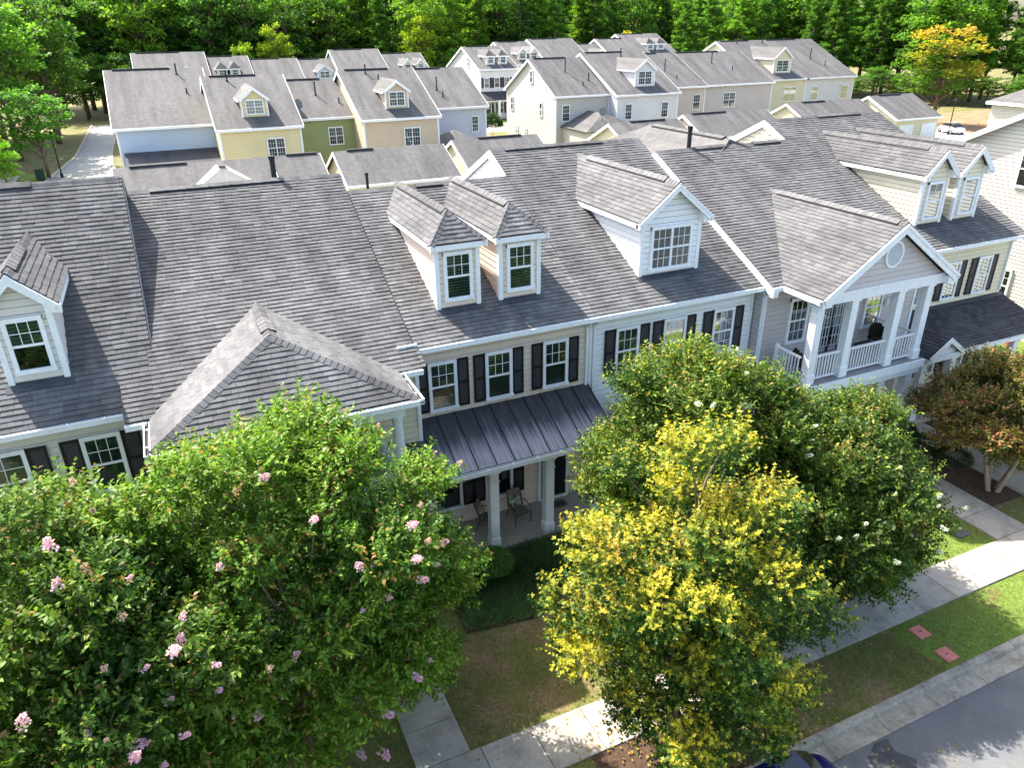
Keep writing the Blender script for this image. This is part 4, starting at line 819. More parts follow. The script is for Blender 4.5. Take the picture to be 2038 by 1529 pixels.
    # middle far group with a front porch
    r, wl, rf, Yf = back_house('far_house', 'far white house with black shutters and a porch seen between the blocks', 50.9, 57.7, 124, 7.9, 132, 11.25, 'white', [], None, group='far houses in front of the wood')
    for x in (52.0, 53.9, 55.8): fwin(wl, x-.45, x+.45, 5.0, 6.5, Yf, .42)
    for x in (52.3, 54.6): fwin(wl, x-.45, x+.45, .9, 2.5, Yf, .42)
    for x in (53.3, 55.6): far_dormer(r, x, .7, 125.5, (124, 7.9, .419), 9.9, 10.8, MATS['lap_white'], 1, 'hip')
    G().slab([(50.6, 121.6, 3.3), (57.8, 121.6, 3.3), (57.8, Yf, 4.4), (50.6, Yf, 4.4)], .15).build('porch_roof', SHINGLE_DK, r); G().box(50.7, 57.7, 121.7, 121.95, 3.0, 3.25).build('porch_beam', WHITE, r)
    for x in (50.9, 53.2, 55.5, 57.5): column(r, x, 121.9, 0, 3.0, .35)
    for y, z in ((129.5, 8.2), (131, 5.0), (126, 1.2)): window(wl, (50.88, y, z), (0, -1, 0), (-1, 0, 0), .7, 1.4, blind=DARKIN)
    lb = ['far butter cream house with twin gabled dormers right of the white porch house', 'far tall grey roof right of the twin gabled dormers', 'far low grey roof with a small blue dormer in the middle distance', 'far plain grey roof left of the rightmost far dormers', 'far white house with twin hipped dormers under the tallest far roof']
    for i, (X0, X1, Zr, col, Yr) in enumerate([(57.8, 64.4, 11.85, 'butter', 134), (64.4, 73, 12.2, 'cream', 134), (72.5, 79, 11.2, 'blue', 134), (78.5, 86.9, 12.0, 'cream', 134), (85.5, 94.5, 12.7, 'white', 138)]):
        r, wl, rf, Yf = back_house('far_house', lb[i], X0, X1, Yr-8, Zr-3.5, Yr, Zr, col, group='far houses in front of the wood'); pl = (Yr-8, Zr-3.5, .4375)
        for x, st, tw in ([(60.2, 'gable', 1), (62.4, 'gable', 1)], [], [(76.0, 'gable', 1)], [], [(89.2, 'hip', 1), (91.6, 'hip', 1)])[i]: far_dormer(r, x, .8, Yr-6.5, pl, Zr-1.7, Zr-.75, MATS['lap_'+col], tw, st)
    # house behind the right-hand gable
    r = thing('far_house', 'cream house corner with a hipped roof behind the ivory gable end', 'house', (62, 39, 0))
    g = G(); c = [(59.8, 35), (59.8, 41.2), (68, 41.2), (68, 35)]; g.hexa([(x+.3*(1 if x < 60 else -1), y+.3*(1 if y < 36 else -1), -.1) for x, y in c][::-1], [(x+.3*(1 if x < 60 else -1), y+.3*(1 if y < 36 else -1), 8.5) for x, y in c][::-1]); g.build('wall', lap_mat('lap_cream', PC['cream']), r)
    g = G(); R0, R1 = (62.6, 38.0, 10.3), (66, 38.0, 10.3); C_ = [(x, y, 8.6) for x, y in c]; g.slab([C_[0], C_[1], R0], .12); g.slab([C_[1], C_[2], R1, R0], .12); g.slab([C_[2], C_[3], R1], .12); g.slab([C_[3], C_[0], R0, R1], .12); rf = g.build('roof', FARROOF, r)
    g = G(); [g.beam((*a, 8.6), (*b, 8.6), .12, .22) for a, b in zip(c, c[1:]+c[:1])]; g.build('gutter', WHITE, rf)
row_b()
def garages():
    def garage(label, X0, X1, Yr, Zr=5.05, hd=4.5, col='butter', door=False, vent=(.1, .45)):
        root = thing('garage', label, 'garage', ((X0+X1)/2, Yr-hd+.3, 0), 'garages along the alley'); s = .475; Ye = Yr-hd; Ze = Zr-s*hd; m = lap_mat('lap_'+col, PC[col])
        g = G(); pf = [(Ye+.3, -.1), (2*Yr-Ye-.3, -.1), (2*Yr-Ye-.3, Ze-.05), (Yr, Zr-.18), (Ye+.3, Ze-.05)]; g.hexa([(X0+.25, a, b) for a, b in pf], [(X1-.25, a, b) for a, b in pf]); wl = g.build('wall', m, root)
        g = G(); g.slab([(X0, Ye, Ze), (X1, Ye, Ze), (X1, Yr, Zr), (X0, Yr, Zr)], .14); g.slab([(X0, Yr, Zr), (X1, Yr, Zr), (X1, 2*Yr-Ye, Ze), (X0, 2*Yr-Ye, Ze)], .14); rf = g.build('roof', FARROOF, root)
        for sd, x in ((-1, X0), (1, X1)): g = G(); rake(g, (x, Ye, Ze), (x, Yr, Zr), (sd, 0, 0), .05, .28); rake(g, (x, Yr, Zr), (x, 2*Yr-Ye, Ze), (sd, 0, 0), .05, .28); g.build('rake_board', WHITE, rf)
        G().beam((X0, Ye-.05, Ze), (X1, Ye-.05, Ze), .1, .2).build('gutter', WHITE, rf); W_ = X1-X0
        G().beam((X0+W_*vent[0], Yr, Zr+.08), (X0+W_*vent[1], Yr, Zr+.08), .36, .13).build('ridge_vent', VENT, rf)
        G().box(X0+.25, X1-.25, Ye+.24, Ye+.29, Ze-.35, Ze-.1).build('frieze_board', m, wl)
        for k in range(max(1, int(W_/4))):
            x = X0+W_*(k+.5)/max(1, int(W_/4)); d = G().box(x-1.3, x+1.3, Ye+.22, Ye+.28, 0, 2.2).build('garage_door', WHITE, wl)
            for j in range(4): G().box(x-1.25, x+1.25, Ye+.19, Ye+.218, .05+j*.54, .53+j*.54).build('door_panel', WHITE, d)
        return root
    r = garage('leftmost garage with a small cross gable behind the cream townhouse', -3.6, 8.0, 65)
    g = G(); A = (4.0, 61.9, 5.0); B = (4.0, 65, 5.0); g.slab([(1.2, 60, 3.4), (1.2, 65, 3.4), B, A], .1); g.slab([(6.8, 60, 3.4), (6.8, 65, 3.4), B, A], .1); g.slab([(1.2, 60, 3.4), (6.8, 60, 3.4), A], .1); cr = g.build('cross_roof', mat('pale_shingle', (.30, .29, .27), .9, 2, .15), r)
    G().beam((4.0, 61.9, 5.08), (4.0, 65, 5.08), .5, .08).build('ridge_cap', SHINGLE_DK, cr)
    garage('garage in front of the yellow and green houses', 6.5, 12.0, 65.2, vent=(.5, .95))
    garage('widest garage roof with a cream eave behind the metal-porch house', 13.1, 22.9, 65.2, vent=(.12, .35))
    garage('garage right of the widest garage roof', 24.3, 33.0, 66.8, vent=(.3, .8))
    garage('garage before the cream gable-ended house', 43.2, 52.0, 70.5, vent=(.3, .8))
    garage('garage before the tan and mauve houses', 54.8, 66.8, 73.4, vent=(.1, .5), col='beige')
    garage('garage before the butter cream house', 73.6, 86.2, 77.2, vent=(.2, .5), col='butter')
    garage('rightmost garage with its cream front above the drive', 86.4, 94.6, 76.0, 5.45, 5.3, vent=(.2, .7), col='butter')
    # hipped roof corner behind the lilac house
    r = thing('garage', 'small dark hipped garage roof under the lilac white house', 'garage', (28.5, 75, 0), 'garages along the alley')
    g = G(); A = (28.3, 76.5, 4.7); g.slab([(25.0, 73, 3.1), (31.6, 73, 3.1), A], .12); g.slab([(25, 73, 3.1), (25, 80, 3.1), A], .12); g.slab([(31.6, 73, 3.1), (31.6, 80, 3.1), A], .12); g.slab([(25, 80, 3.1), (31.6, 80, 3.1), A], .12); g.build('roof', FARROOF, r); G().box(25.3, 31.3, 73.3, 79.7, -.1, 3.0).build('wall', lap_mat('lap_lilac', PC['lilac']), r)
garages()

# ------------------------------------------------------------------ leaves
def leaf_object(name, pos, d, nrm, size, asp, col, m, parent, shape='oval', root=None):
    """one mesh of many small blades; every blade has its own place, direction, facing, size and colour"""
    N = len(pos); d = d/np.linalg.norm(d, axis=1, keepdims=True); side = np.cross(d, nrm); side /= np.linalg.norm(side, axis=1, keepdims=True)+1e-9; up = np.cross(side, d)
    L_ = size[:, None]; W_ = (size*asp)[:, None]
    if shape == 'oval': T = [(0, 0, 0), (.5, .5, .10), (1, 0, -.05), (.5, -.5, .10)]; F = [(0, 3, 2, 1)]
    elif shape == 'maple': T = [(0, 0, 0), (.42, .58, .07), (.52, .22, .0), (1.05, 0, -.1), (.52, -.22, 0), (.42, -.58, .07)]; F = [(0, 4, 2), (0, 2, 1), (0, 5, 4), (2, 4, 3)]
    else: T = [(0, .5, 0), (1, .12, 0), (1, -.12, 0), (0, -.5, 0)]; F = [(0, 3, 2, 1)]
    k = len(T); V = np.empty((N, k, 3))
    for i, (a, b, c) in enumerate(T): V[:, i] = pos+d*(L_*a)+side*(W_*b)+up*(L_*c)
    V = V.reshape(-1, 3)
    if root is not None: V = V-np.array(root)
    me = bpy.data.meshes.new(name); me.vertices.add(N*k); me.vertices.foreach_set('co', V.astype(np.float32).ravel())
    lens = [len(f) for f in F]; nl = sum(lens); base = np.concatenate([np.array(f) for f in F])
    loops = (np.arange(N)[:, None]*k+base[None, :]).ravel(); me.loops.add(N*nl); me.loops.foreach_set('vertex_index', loops.astype(np.int32))
    st = np.concatenate([[0], np.cumsum(lens)[:-1]]); me.polygons.add(N*len(F)); me.polygons.foreach_set('loop_start', (np.arange(N)[:, None]*nl+st[None, :]).ravel().astype(np.int32))
    me.update(calc_edges=True)
    at = me.color_attributes.new('Col', 'FLOAT_COLOR', 'POINT'); cc = np.ones((N, k, 4), np.float32); cc[:, :, :3] = col[:, None, :]; at.data.foreach_set('color', cc.ravel())
    me.materials.append(m); o = bpy.data.objects.new(name, me); COL.objects.link(o); o.parent = parent; return o
def unit(n, r=rng): v = r.normal(size=(n, 3)); return v/np.linalg.norm(v, axis=1, keepdims=True)
LEAF = leaf_mat('leaf_blade', .34, .5); LEAF2 = leaf_mat('far_leaf', .45, .6); PETAL = leaf_mat('petal', .3, .5)
BARK = mat('bark', (.16, .12, .085), .9, 8, .35, stretch=(1, 1, .3)); BARKS = mat('smooth_bark', (.34, .24, .16), .7, 6, .3, stretch=(1, 1, .4))
def limb(g, a, b, r0, r1, k=6, bow=.12, n=5):
    a = Vector(a); b = Vector(b); L_ = (b-a).length; off = Vector((random.uniform(-1, 1), random.uniform(-1, 1), random.uniform(.2, 1)))*L_*bow
    pts = [a.lerp(b, t)+off*(4*t*(1-t)) for t in np.linspace(0, 1, n)]; g.tube(pts, [r0+(r1-r0)*t for t in np.linspace(0, 1, n)], k, cap=False)
def lumps_on(c, rad, n, rl, seed, low=-.35, shell=(.62, .95), sep=.62):
    r = np.random.default_rng(seed); out = []
    tries = 0
    while len(out) < n and tries < n*60:
        tries += 1; d = r.normal(size=3); d /= np.linalg.norm(d)
        if d[2] < low: continue
        p = np.array(c)+d*np.array(rad)*r.uniform(*shell); R = r.uniform(*rl)
        if all(np.linalg.norm(p-q) > sep*(R+Q) for q, Q in out): out.append((p, R))
    return out
def shoot_leaves(lumps, c, per_m2, K, leaf, seed, length=(.25, .55), upb=.55, K_pairs=True):
    """short leafy shoots standing out from every clump; returns leaf arrays and shoot tips"""
    r = np.random.default_rng(seed); P = []; D = []; Nn = []; T = []; H_ = []; tips = []; Sid = []; Rel = []
    for li, (p, R) in enumerate(lumps):
        S = int(per_m2*R*R*4*math.pi); d = unit(S, r); d[:, 2] = d[:, 2]*.9+.12
        out = (p-np.array(c)); out = out/(np.linalg.norm(out)+1e-9)
        st = p+d*R*r.uniform(.25, .95, (S, 1))*np.array([1.05, 1.05, .8]); ax = d*.8+out*.35+np.array([0, 0, upb])+r.normal(size=(S, 3))*.35; ax /= np.linalg.norm(ax, axis=1, keepdims=True)
        ln = r.uniform(*length, S); sd = np.cross(ax, unit(S, r)); sd /= np.linalg.norm(sd, axis=1, keepdims=True); up2 = np.cross(sd, ax)
        for k in range(K):
            t = (k//2+.6)/(K/2); s_ = 1 if k % 2 else -1
            base = st+ax*(ln*t)[:, None]; ph = r.uniform(-.5, .5, (S, 1)); dr = ax*.55+sd*s_*.9+up2*ph+r.normal(size=(S, 3))*.18
            nn = np.array([0, 0, 1.])+r.normal(size=(S, 3))*.45-d*.0
            P.append(base); D.append(dr); Nn.append(nn); H_.append(np.full(S, t)); Rel.append((base[:, 2]-p[2])/R); Sid.append(np.full(S, li))
        tips.append(np.concatenate([st+ax*ln[:, None], ax], 1))
    return np.concatenate(P), np.concatenate(D), np.concatenate(Nn), np.concatenate(H_), np.concatenate(Rel), np.concatenate(Sid), np.concatenate(tips)
def ncol(n, base, var, r):
    c = np.array(base)[None, :]*(1+r.normal(size=(n, 1))*var)*(1+r.normal(size=(n, 3))*np.array([.10, .05, .10])); return np.clip(c, .004, .9)
def smooth_noise(p, s, seed):
    r = np.random.default_rng(seed); v = np.zeros(len(p))
    for i in range(7): k = r.normal(size=3)*s; v += np.sin(p@k+r.uniform(0, 6.28))
    return v/3.0
def panicle(kind, seed):
    """flower head: a loose cone of crinkled petals"""
    r = np.random.default_rng(seed); n = 110; t = r.uniform(0, 1, n)**.8; a = r.uniform(0, 6.28, n); R = .085*(1-t*.75)*np.sqrt(r.uniform(.1, 1, n))*(.6+.6*np.sin(a*2+seed)**2); pos = np.stack([R*np.cos(a)+.05*t*math.sin(seed), R*np.sin(a)+.04*t*math.cos(seed*2), t*.22], 1)
    base = dict(pink=(.80, .50, .66), white=(.80, .80, .72), coral=(.66, .16, .18), old=(.62, .44, .38))[kind]
    d = np.stack([np.cos(a), np.sin(a), r.normal(size=n)*.8], 1); o = leaf_object('flower_cluster', pos, d, unit(n, r), r.uniform(.03, .055, n), .9, ncol(n, base, .14, r), PETAL, None); me = o.data; bpy.data.objects.remove(o); return me
PAN = {k: [panicle(k, i+11*j) for i in range(3)] for j, k in enumerate(('pink', 'white', 'coral', 'old'))}
def crape(label, base, c, rad, nl, rl, seed, flower, nflow, palette, per=32, fl_old=.35, stems=5, low=-.45, sep=.66, K=12, leaf=(.075, .135), scale_f=1.0):
    r = np.random.default_rng(seed); random.seed(seed)
    root = thing('crape_myrtle', label, 'tree', base); lumps = lumps_on(c, rad, nl, rl, seed, low, sep=sep)
    inner = [(np.array(c)+(p-np.array(c))*.55, R*.9) for p, R in lumps[::2]]
    P, D, Nn, T, Rel, Sid, tips = shoot_leaves(lumps, c, per, K, leaf, seed+1)
    P2, D2, N2, T2, R2, S2, _ = shoot_leaves(inner, c, per*.28, K, leaf, seed+2)
    g1, g2, g3, tan = [np.array(x) for x in palette]
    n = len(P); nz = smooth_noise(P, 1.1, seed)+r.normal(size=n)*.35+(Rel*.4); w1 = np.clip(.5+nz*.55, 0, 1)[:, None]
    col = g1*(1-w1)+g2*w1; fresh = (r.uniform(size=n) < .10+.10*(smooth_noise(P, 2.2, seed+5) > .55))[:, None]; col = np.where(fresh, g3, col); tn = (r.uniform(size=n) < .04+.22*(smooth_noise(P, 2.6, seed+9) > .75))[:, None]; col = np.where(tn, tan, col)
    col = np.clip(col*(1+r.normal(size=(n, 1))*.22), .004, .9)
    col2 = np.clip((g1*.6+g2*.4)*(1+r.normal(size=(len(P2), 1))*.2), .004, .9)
    A = lambda a, b: np.concatenate([a, b])
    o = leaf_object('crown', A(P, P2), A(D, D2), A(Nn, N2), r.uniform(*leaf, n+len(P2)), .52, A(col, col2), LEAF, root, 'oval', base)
    g = G(); b = Vector(base)
    st = []
    for i in range(stems):
        a = 2*math.pi*i/stems+r.uniform(-.3, .3); q = Vector((c[0]+math.cos(a)*rad[0]*.38, c[1]+math.sin(a)*rad[1]*.38, c[2]-rad[2]*.25)); limb(g, b+Vector((math.cos(a)*.18, math.sin(a)*.18, -.05)), q, .085, .05, 7, .06); st.append(q)
    for p, R in lumps:
        q = min(st, key=lambda s_: (s_-Vector(p)).length); m_ = q.lerp(Vector(p), .55)+Vector((0, 0, .15)); limb(g, q, m_, .042, .026, 5, .08, 4); limb(g, m_, p, .026, .014, 5, .08, 4)
        for k in range(5): e = Vector(p)+Vector(unit(1, r)[0]*R*.85); e.z = max(e.z, p[2]-.2*R); limb(g, p, e, .014, .005, 4, .1, 3)
    g.build('trunk', BARKS, root, smooth=True)
    # flower heads on the outermost shoots
    tp = tips[:, :3]; rel = (tp-np.array(c))/np.array(rad); vis = np.linalg.norm(rel, axis=1)+rel[:, 2]*.25-rel[:, 1]*.5; cand = np.argsort(-vis)[:max(nflow*14, 30)]; r.shuffle(cand)
    used = []
    for i in cand:
        if len(used) >= nflow: break
        if any(np.linalg.norm(tp[i]-u) < .35 for u in used): continue
        used.append(tp[i]); kd = 'old' if (r.uniform() < fl_old and flower != 'white') else flower
        f = link('flower_cluster', PAN[kd][r.integers(3)], None, root); q = Vector(tips[i, 3:]).to_track_quat('Z', 'Y'); f.rotation_mode = 'QUATERNION'; f.rotation_quaternion = q; f.location = Vector(tp[i])-Vector(base); s_ = r.uniform(.35, 1.0)**1.0*scale_f*(.7 if kd == 'old' else 1); f.scale = (s_, s_, s_)
    return root
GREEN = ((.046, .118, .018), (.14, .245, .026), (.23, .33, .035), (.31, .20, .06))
crape('tall crape myrtle with pink flower heads in front of the hipped portico', (.4, 12.9, 0), (.25, 12.6, 4.15), (4.1, 3.2, 3.65), 72, (.5, .9), 21, 'pink', 52, GREEN, low=-.7, scale_f=1.0)
crape('leafy crape myrtle with pink flower heads at the bottom left corner', (-2.9, 11.6, 0), (-3.3, 11.3, 4.15), (3.3, 3.2, 3.7), 64, (.5, .9), 33, 'pink', 56, GREEN, low=-.7, scale_f=1.0)
crape('crape myrtle with white flower heads before the white townhouse', (11.1, 13.1, 0), (11.0, 13.0, 3.95), (2.9, 2.6, 3.2), 56, (.45, .85), 45, 'white', 20, ((.040, .098, .016), (.16, .23, .028), (.31, .33, .035), (.34, .25, .06)), low=-.6, scale_f=.75, sep=.58)
crape('crape myrtle with white flower heads before the pedimented balcony', (14.3, 11.9, 0), (14.1, 11.7, 2.95), (3.0, 2.5, 2.85), 60, (.45, .85), 57, 'white', 18, ((.028, .075, .018), (.11, .19, .028), (.27, .32, .035), (.30, .23, .06)), low=-.75, scale_f=.75, sep=.58)
crape('low crape myrtle with reddish leaves and coral flowers by the end porch', (23.5, 12.6, 0), (24.3, 13.2, 2.45), (2.9, 2.4, 1.45), 44, (.4, .7), 69, 'coral', 24, ((.055, .10, .02), (.20, .17, .04), (.42, .20, .10), (.50, .16, .12)), fl_old=.5, stems=4, low=-.45, per=38)
def maple():
    base = (7.55, 8.75, 0); c = (7.5, 8.7, 4.25); rad = (2.65, 2.35, 3.5); r = np.random.default_rng(5); random.seed(5)
    root = thing('maple_tree', 'maple turning yellow between the sidewalk and the kerb', 'tree', base)
    lumps = lumps_on(c, rad, 62, (.36, .66), 77, -.8, (.5, 1.0))+[(np.array(c)+np.array([math.cos(q*2.4)*1.1, math.sin(q*2.4)*1.0-.3, -2.4+.22*q]), .5) for q in range(12)]
    P, D, Nn, T, Rel, Sid, tips = shoot_leaves(lumps, c, 40, 9, None, 78, (.18, .4), .25)
    inner = [(np.array(c)+(p-np.array(c))*.5, R) for p, R in lumps[::2]]; P2, D2, N2, T2, R2, S2, _ = shoot_leaves(inner, c, 14, 9, None, 79, (.2, .45), .35)
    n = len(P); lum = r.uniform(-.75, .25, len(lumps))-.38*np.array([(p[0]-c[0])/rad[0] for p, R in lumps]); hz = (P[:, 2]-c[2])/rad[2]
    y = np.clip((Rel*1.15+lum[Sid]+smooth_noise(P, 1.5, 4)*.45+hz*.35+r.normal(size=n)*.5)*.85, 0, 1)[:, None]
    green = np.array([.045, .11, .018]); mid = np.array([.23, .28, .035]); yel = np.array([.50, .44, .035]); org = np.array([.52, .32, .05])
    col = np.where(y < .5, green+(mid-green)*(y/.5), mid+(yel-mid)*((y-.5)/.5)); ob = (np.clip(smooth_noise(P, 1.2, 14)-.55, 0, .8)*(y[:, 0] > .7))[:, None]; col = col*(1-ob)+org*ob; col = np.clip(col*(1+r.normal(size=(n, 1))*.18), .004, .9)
    col2 = np.clip(green*(1+r.normal(size=(len(P2), 1))*.2), .004, .9); A = lambda a, b: np.concatenate([a, b])
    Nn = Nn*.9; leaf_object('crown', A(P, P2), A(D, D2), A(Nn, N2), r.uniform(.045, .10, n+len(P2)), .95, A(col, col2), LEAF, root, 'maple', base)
    g = G(); b = Vector(base); top = b+Vector((.1, .05, 6.6)); g.tube([b+Vector((0, 0, -.1)), b+Vector((.02, 0, 1.2)), b+Vector((-.03, .03, 3)), b+Vector((.05, 0, 5)), top], [.16, .12, .10, .07, .03], 8)
    for p, R in lumps:
        z = max(1.6, min(6.3, p[2]-.9-.25*math.hypot(p[0]-base[0], p[1]-base[1]))); limb(g, (base[0], base[1], z), p, .035, .012, 5, .06, 5)
        for k in range(4): limb(g, p, Vector(p)+Vector(unit(1, r)[0]*R*.8), .012, .004, 4, .1, 3)
    g.build('trunk', BARK, root, smooth=True)
maple()

# ------------------------------------------------------------------ woods and background trees
def tree_meshes(kind, seed):
    r = np.random.default_rng(seed); random.seed(seed); g = G()
    if kind == 'broad':
        H_ = 20; c = (0, 0, 12); rad = (4.6, 4.6, 8.2); lumps = lumps_on(c, rad, 46, (1.1, 1.9), seed, -.8, (.35, 1.0)); P = []; D = []; N_ = []; C_ = []
        for p, R in lumps:
            S = int(46*R*R); d = unit(S, r); d[:, 2] = np.abs(d[:, 2])*.8+d[:, 2]*.2; q = p+d*R*r.uniform(.5, 1.05, (S, 1)); P.append(q); D.append(d+r.normal(size=(S, 3))*.8); N_.append(np.array([0, 0, 1.])+d*.4+r.normal(size=(S, 3))*.5)
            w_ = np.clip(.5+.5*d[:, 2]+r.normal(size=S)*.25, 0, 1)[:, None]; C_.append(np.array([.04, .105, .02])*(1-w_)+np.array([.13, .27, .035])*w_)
            limb(g, (0, 0, max(3, p[2]-3)), p, .12, .04, 5, .05, 4)
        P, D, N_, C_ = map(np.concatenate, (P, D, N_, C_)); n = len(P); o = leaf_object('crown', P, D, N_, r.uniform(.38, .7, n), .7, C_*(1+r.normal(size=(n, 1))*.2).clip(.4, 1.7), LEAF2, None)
        g.tube([(0, 0, -.2), (.1, 0, 5), (0, .1, 11), (0, 0, 17)], [.34, .26, .17, .05], 8)
    else:
        H_ = 23; P = []; D = []; N_ = []; C_ = []; g.tube([(0, 0, -.2), (.1, 0, 8), (0, .1, 16), (0, 0, 22.6)], [.30, .24, .16, .03], 8)
        for z in np.arange(5.5, 22.6, .62):
            Lm = 3.7*(1-((z-5.5)/18.5)**1.5)+.4
            for b in range(5):
                a = r.uniform(0, 6.28); L_ = Lm*r.uniform(.55, 1.1); e = np.array([math.cos(a)*L_, math.sin(a)*L_, z+L_*r.uniform(.05, .3)]); limb(g, (0, 0, z), e, .05, .015, 4, .03, 3)
                for k in range(int(3+L_*2.2)):
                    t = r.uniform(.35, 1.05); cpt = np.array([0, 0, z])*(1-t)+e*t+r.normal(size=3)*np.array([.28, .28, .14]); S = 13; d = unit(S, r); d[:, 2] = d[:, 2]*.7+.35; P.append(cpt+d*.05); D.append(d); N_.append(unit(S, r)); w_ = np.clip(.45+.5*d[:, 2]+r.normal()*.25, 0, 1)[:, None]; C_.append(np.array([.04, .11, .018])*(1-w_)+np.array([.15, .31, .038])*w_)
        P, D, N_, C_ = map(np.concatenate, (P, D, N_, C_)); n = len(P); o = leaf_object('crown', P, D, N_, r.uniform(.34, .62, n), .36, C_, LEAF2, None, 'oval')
    me = o.data; bpy.data.objects.remove(o); t = g.build('trunk', BARK, None, smooth=True); tm = t.data; bpy.data.objects.remove(t); return me, tm, H_
KINDS = {'broad': [tree_meshes('broad', s_) for s_ in (101, 102, 103)], 'pine': [tree_meshes('pine', s_) for s_ in (201, 202, 203)]}
WOOD = []
def wood_tree(kind, x, y, h, label, group, spread=1., f=None, z=0, name=None):
    me, tm, H_ = KINDS[kind][random.randrange(3)]; o = bpy.data.objects.new(name or ('pine_tree' if kind == 'pine' else 'broadleaf_tree'), None); COL.objects.link(o); o.location = (x, y, z); s_ = h/H_; o.scale = (s_*spread, s_*spread, s_); o.rotation_euler = (0, 0, random.uniform(0, 6.28)); tag(o, label, 'tree', group)
    cr = link('crown', me, None, o); link('trunk', tm, None, o)
    if f: cr.color = (*f, 1)
    WOOD.append((o, kind, f, h)); return o
random.seed(3)
def woods():
    L1 = 'tall broadleaf tree in the dark wood behind the far roofs'; L2 = 'tall pine in the pine wood on the right behind the roofs'; L3 = 'broadleaf tree standing close at the left edge behind the roofs'
    # left side, near
    for x, y, h in [(-16, 112, 19), (-21, 104, 20), (-27, 110, 22), (-19, 122, 22), (-13, 128, 21), (-25, 125, 24), (-32, 118, 24), (-14, 140, 21), (-21, 138, 24), (-30, 136, 25), (-27, 97, 17)]:
        wood_tree('broad', x, y, h, L3, 'trees at the left edge', 1.15, (1.25, 1.2, 1.0) if random.random() < .6 else None)
    # main belt
    for row_, (dy, n) in enumerate(((0, 27), (6, 27), (13, 26), (21, 24), (30, 24))):
        for i in range(n):
            t = (i+random.uniform(.1, .9))/n; x = -20+t*205; y = 166+dy+random.uniform(-2.5, 2.5)+max(0, x-70)*.10
            if x > 150: y -= (x-150)*.4
            pine = random.random() < (.12 if x < 40 else .75)
            wood_tree('pine' if pine else 'broad', x, y, random.uniform(20, 25)+(2 if row_ else 0)-(1.5 if 30 < x < 60 else 0), L2 if pine and x > 90 else (L1 if not pine else 'tall pine among broadleaf trees behind the far roofs'), 'wood behind the houses', random.uniform(.95, 1.25), random.choice([None, (1.5, 1.25, .9), (.8, .85, 1)]))
    # right flank coming towards us
    for i in range(46):
        t = i/46; x = 112+t*40+random.uniform(-3, 3)+(i % 3)*7; y = 152-t*66+random.uniform(-3, 3)+(i % 3)*4
        wood_tree('pine' if random.random() < .8 else 'broad', x, y, random.uniform(18, 24), L2, 'wood behind the houses', random.uniform(1., 1.3), random.choice([None, (1.3, 1.2, .9), None]))
    for x, y, h, f in [(23, 157, 15, (3.2, 2.0, .8)), (32, 155, 9, (4.5, 2.6, .9)), (52, 160, 17, (3.4, 2.1, .8)), (17, 156, 12, (2.6, 1.8, .9)), (-3, 150, 9, None), (5, 156, 8, None), (96, 150, 13, (5, 2, 1.2))]:
        wood_tree('broad', x, y, h, 'yellowing slender tree standing out before the dark wood' if f else 'low bushy tree at the edge of the dark wood', 'lighter trees at the wood edge', .8, f)
    # understorey along the foot of the wood
    for i in range(40):
        x = -20+i*4.6; y = 160+random.uniform(-1, 2)+max(0, x-70)*.08
        wood_tree('broad', x, y, random.uniform(7, 11), 'low bushy tree at the edge of the dark wood', 'understorey at the wood edge', 1.7)
    for i in range(22):
        t = i/22; wood_tree('broad', 110+t*34+random.uniform(-1, 1), 146-t*62, random.uniform(4, 7), 'low bushy tree at the foot of the right-hand pine wood', 'understorey at the wood edge', 1.8)
    wood_tree('broad', -11.6, 96.3, 9.2, 'round street tree on the green verge at far left', None, 1.5, (1.1, 1.25, 1.0), name='street_tree')
    wood_tree('broad', -16.5, 92, 9.5, 'yellowing tree cut by the left edge of the view', None, 1.0, (5.0, 2.4, .9), name='yellowing_tree')
    wood_tree('broad', -14.3, 88, 5.0, 'bright green shrub tree at the left edge beside the roof', None, 1.2, (2.2, 2.0, .9), name='shrub_tree')
    # orange maple at the right
    me, tm, H_ = KINDS['broad'][1]; o = thing('orange_maple', 'orange and yellow tree before the pine wood at the right', 'tree', (107.5, 82, 0)); m2 = me.copy(); n = len(m2.vertices); co = np.empty(n*3, np.float32); m2.vertices.foreach_get('co', co); co = co.reshape(-1, 3); a = np.empty(n*4, np.float32); m2.color_attributes['Col'].data.foreach_get('color', a); a = a.reshape(-1, 4)
    lum = a[:, 1:2]/.19; t = np.clip((co[:, 2:3]-10.5)/14+smooth_noise(co, .5, 3)[:, None]*.22+co[:, 0:1]*.035, 0, 1); gr = np.array([.09, .19, .02]); ye = np.array([.42, .34, .03]); orr = np.array([.55, .20, .05]); c_ = np.where(t < .5, gr+(ye-gr)*t*2, ye+(orr-ye)*(t*2-1)); a[:, :3] = c_*lum.clip(.5, 1.4); m2.color_attributes['Col'].data.foreach_set('color', a.ravel())
    o.scale = (1.08, 1.08, .68); link('crown', m2, None, o); link('trunk', tm, None, o)
woods()

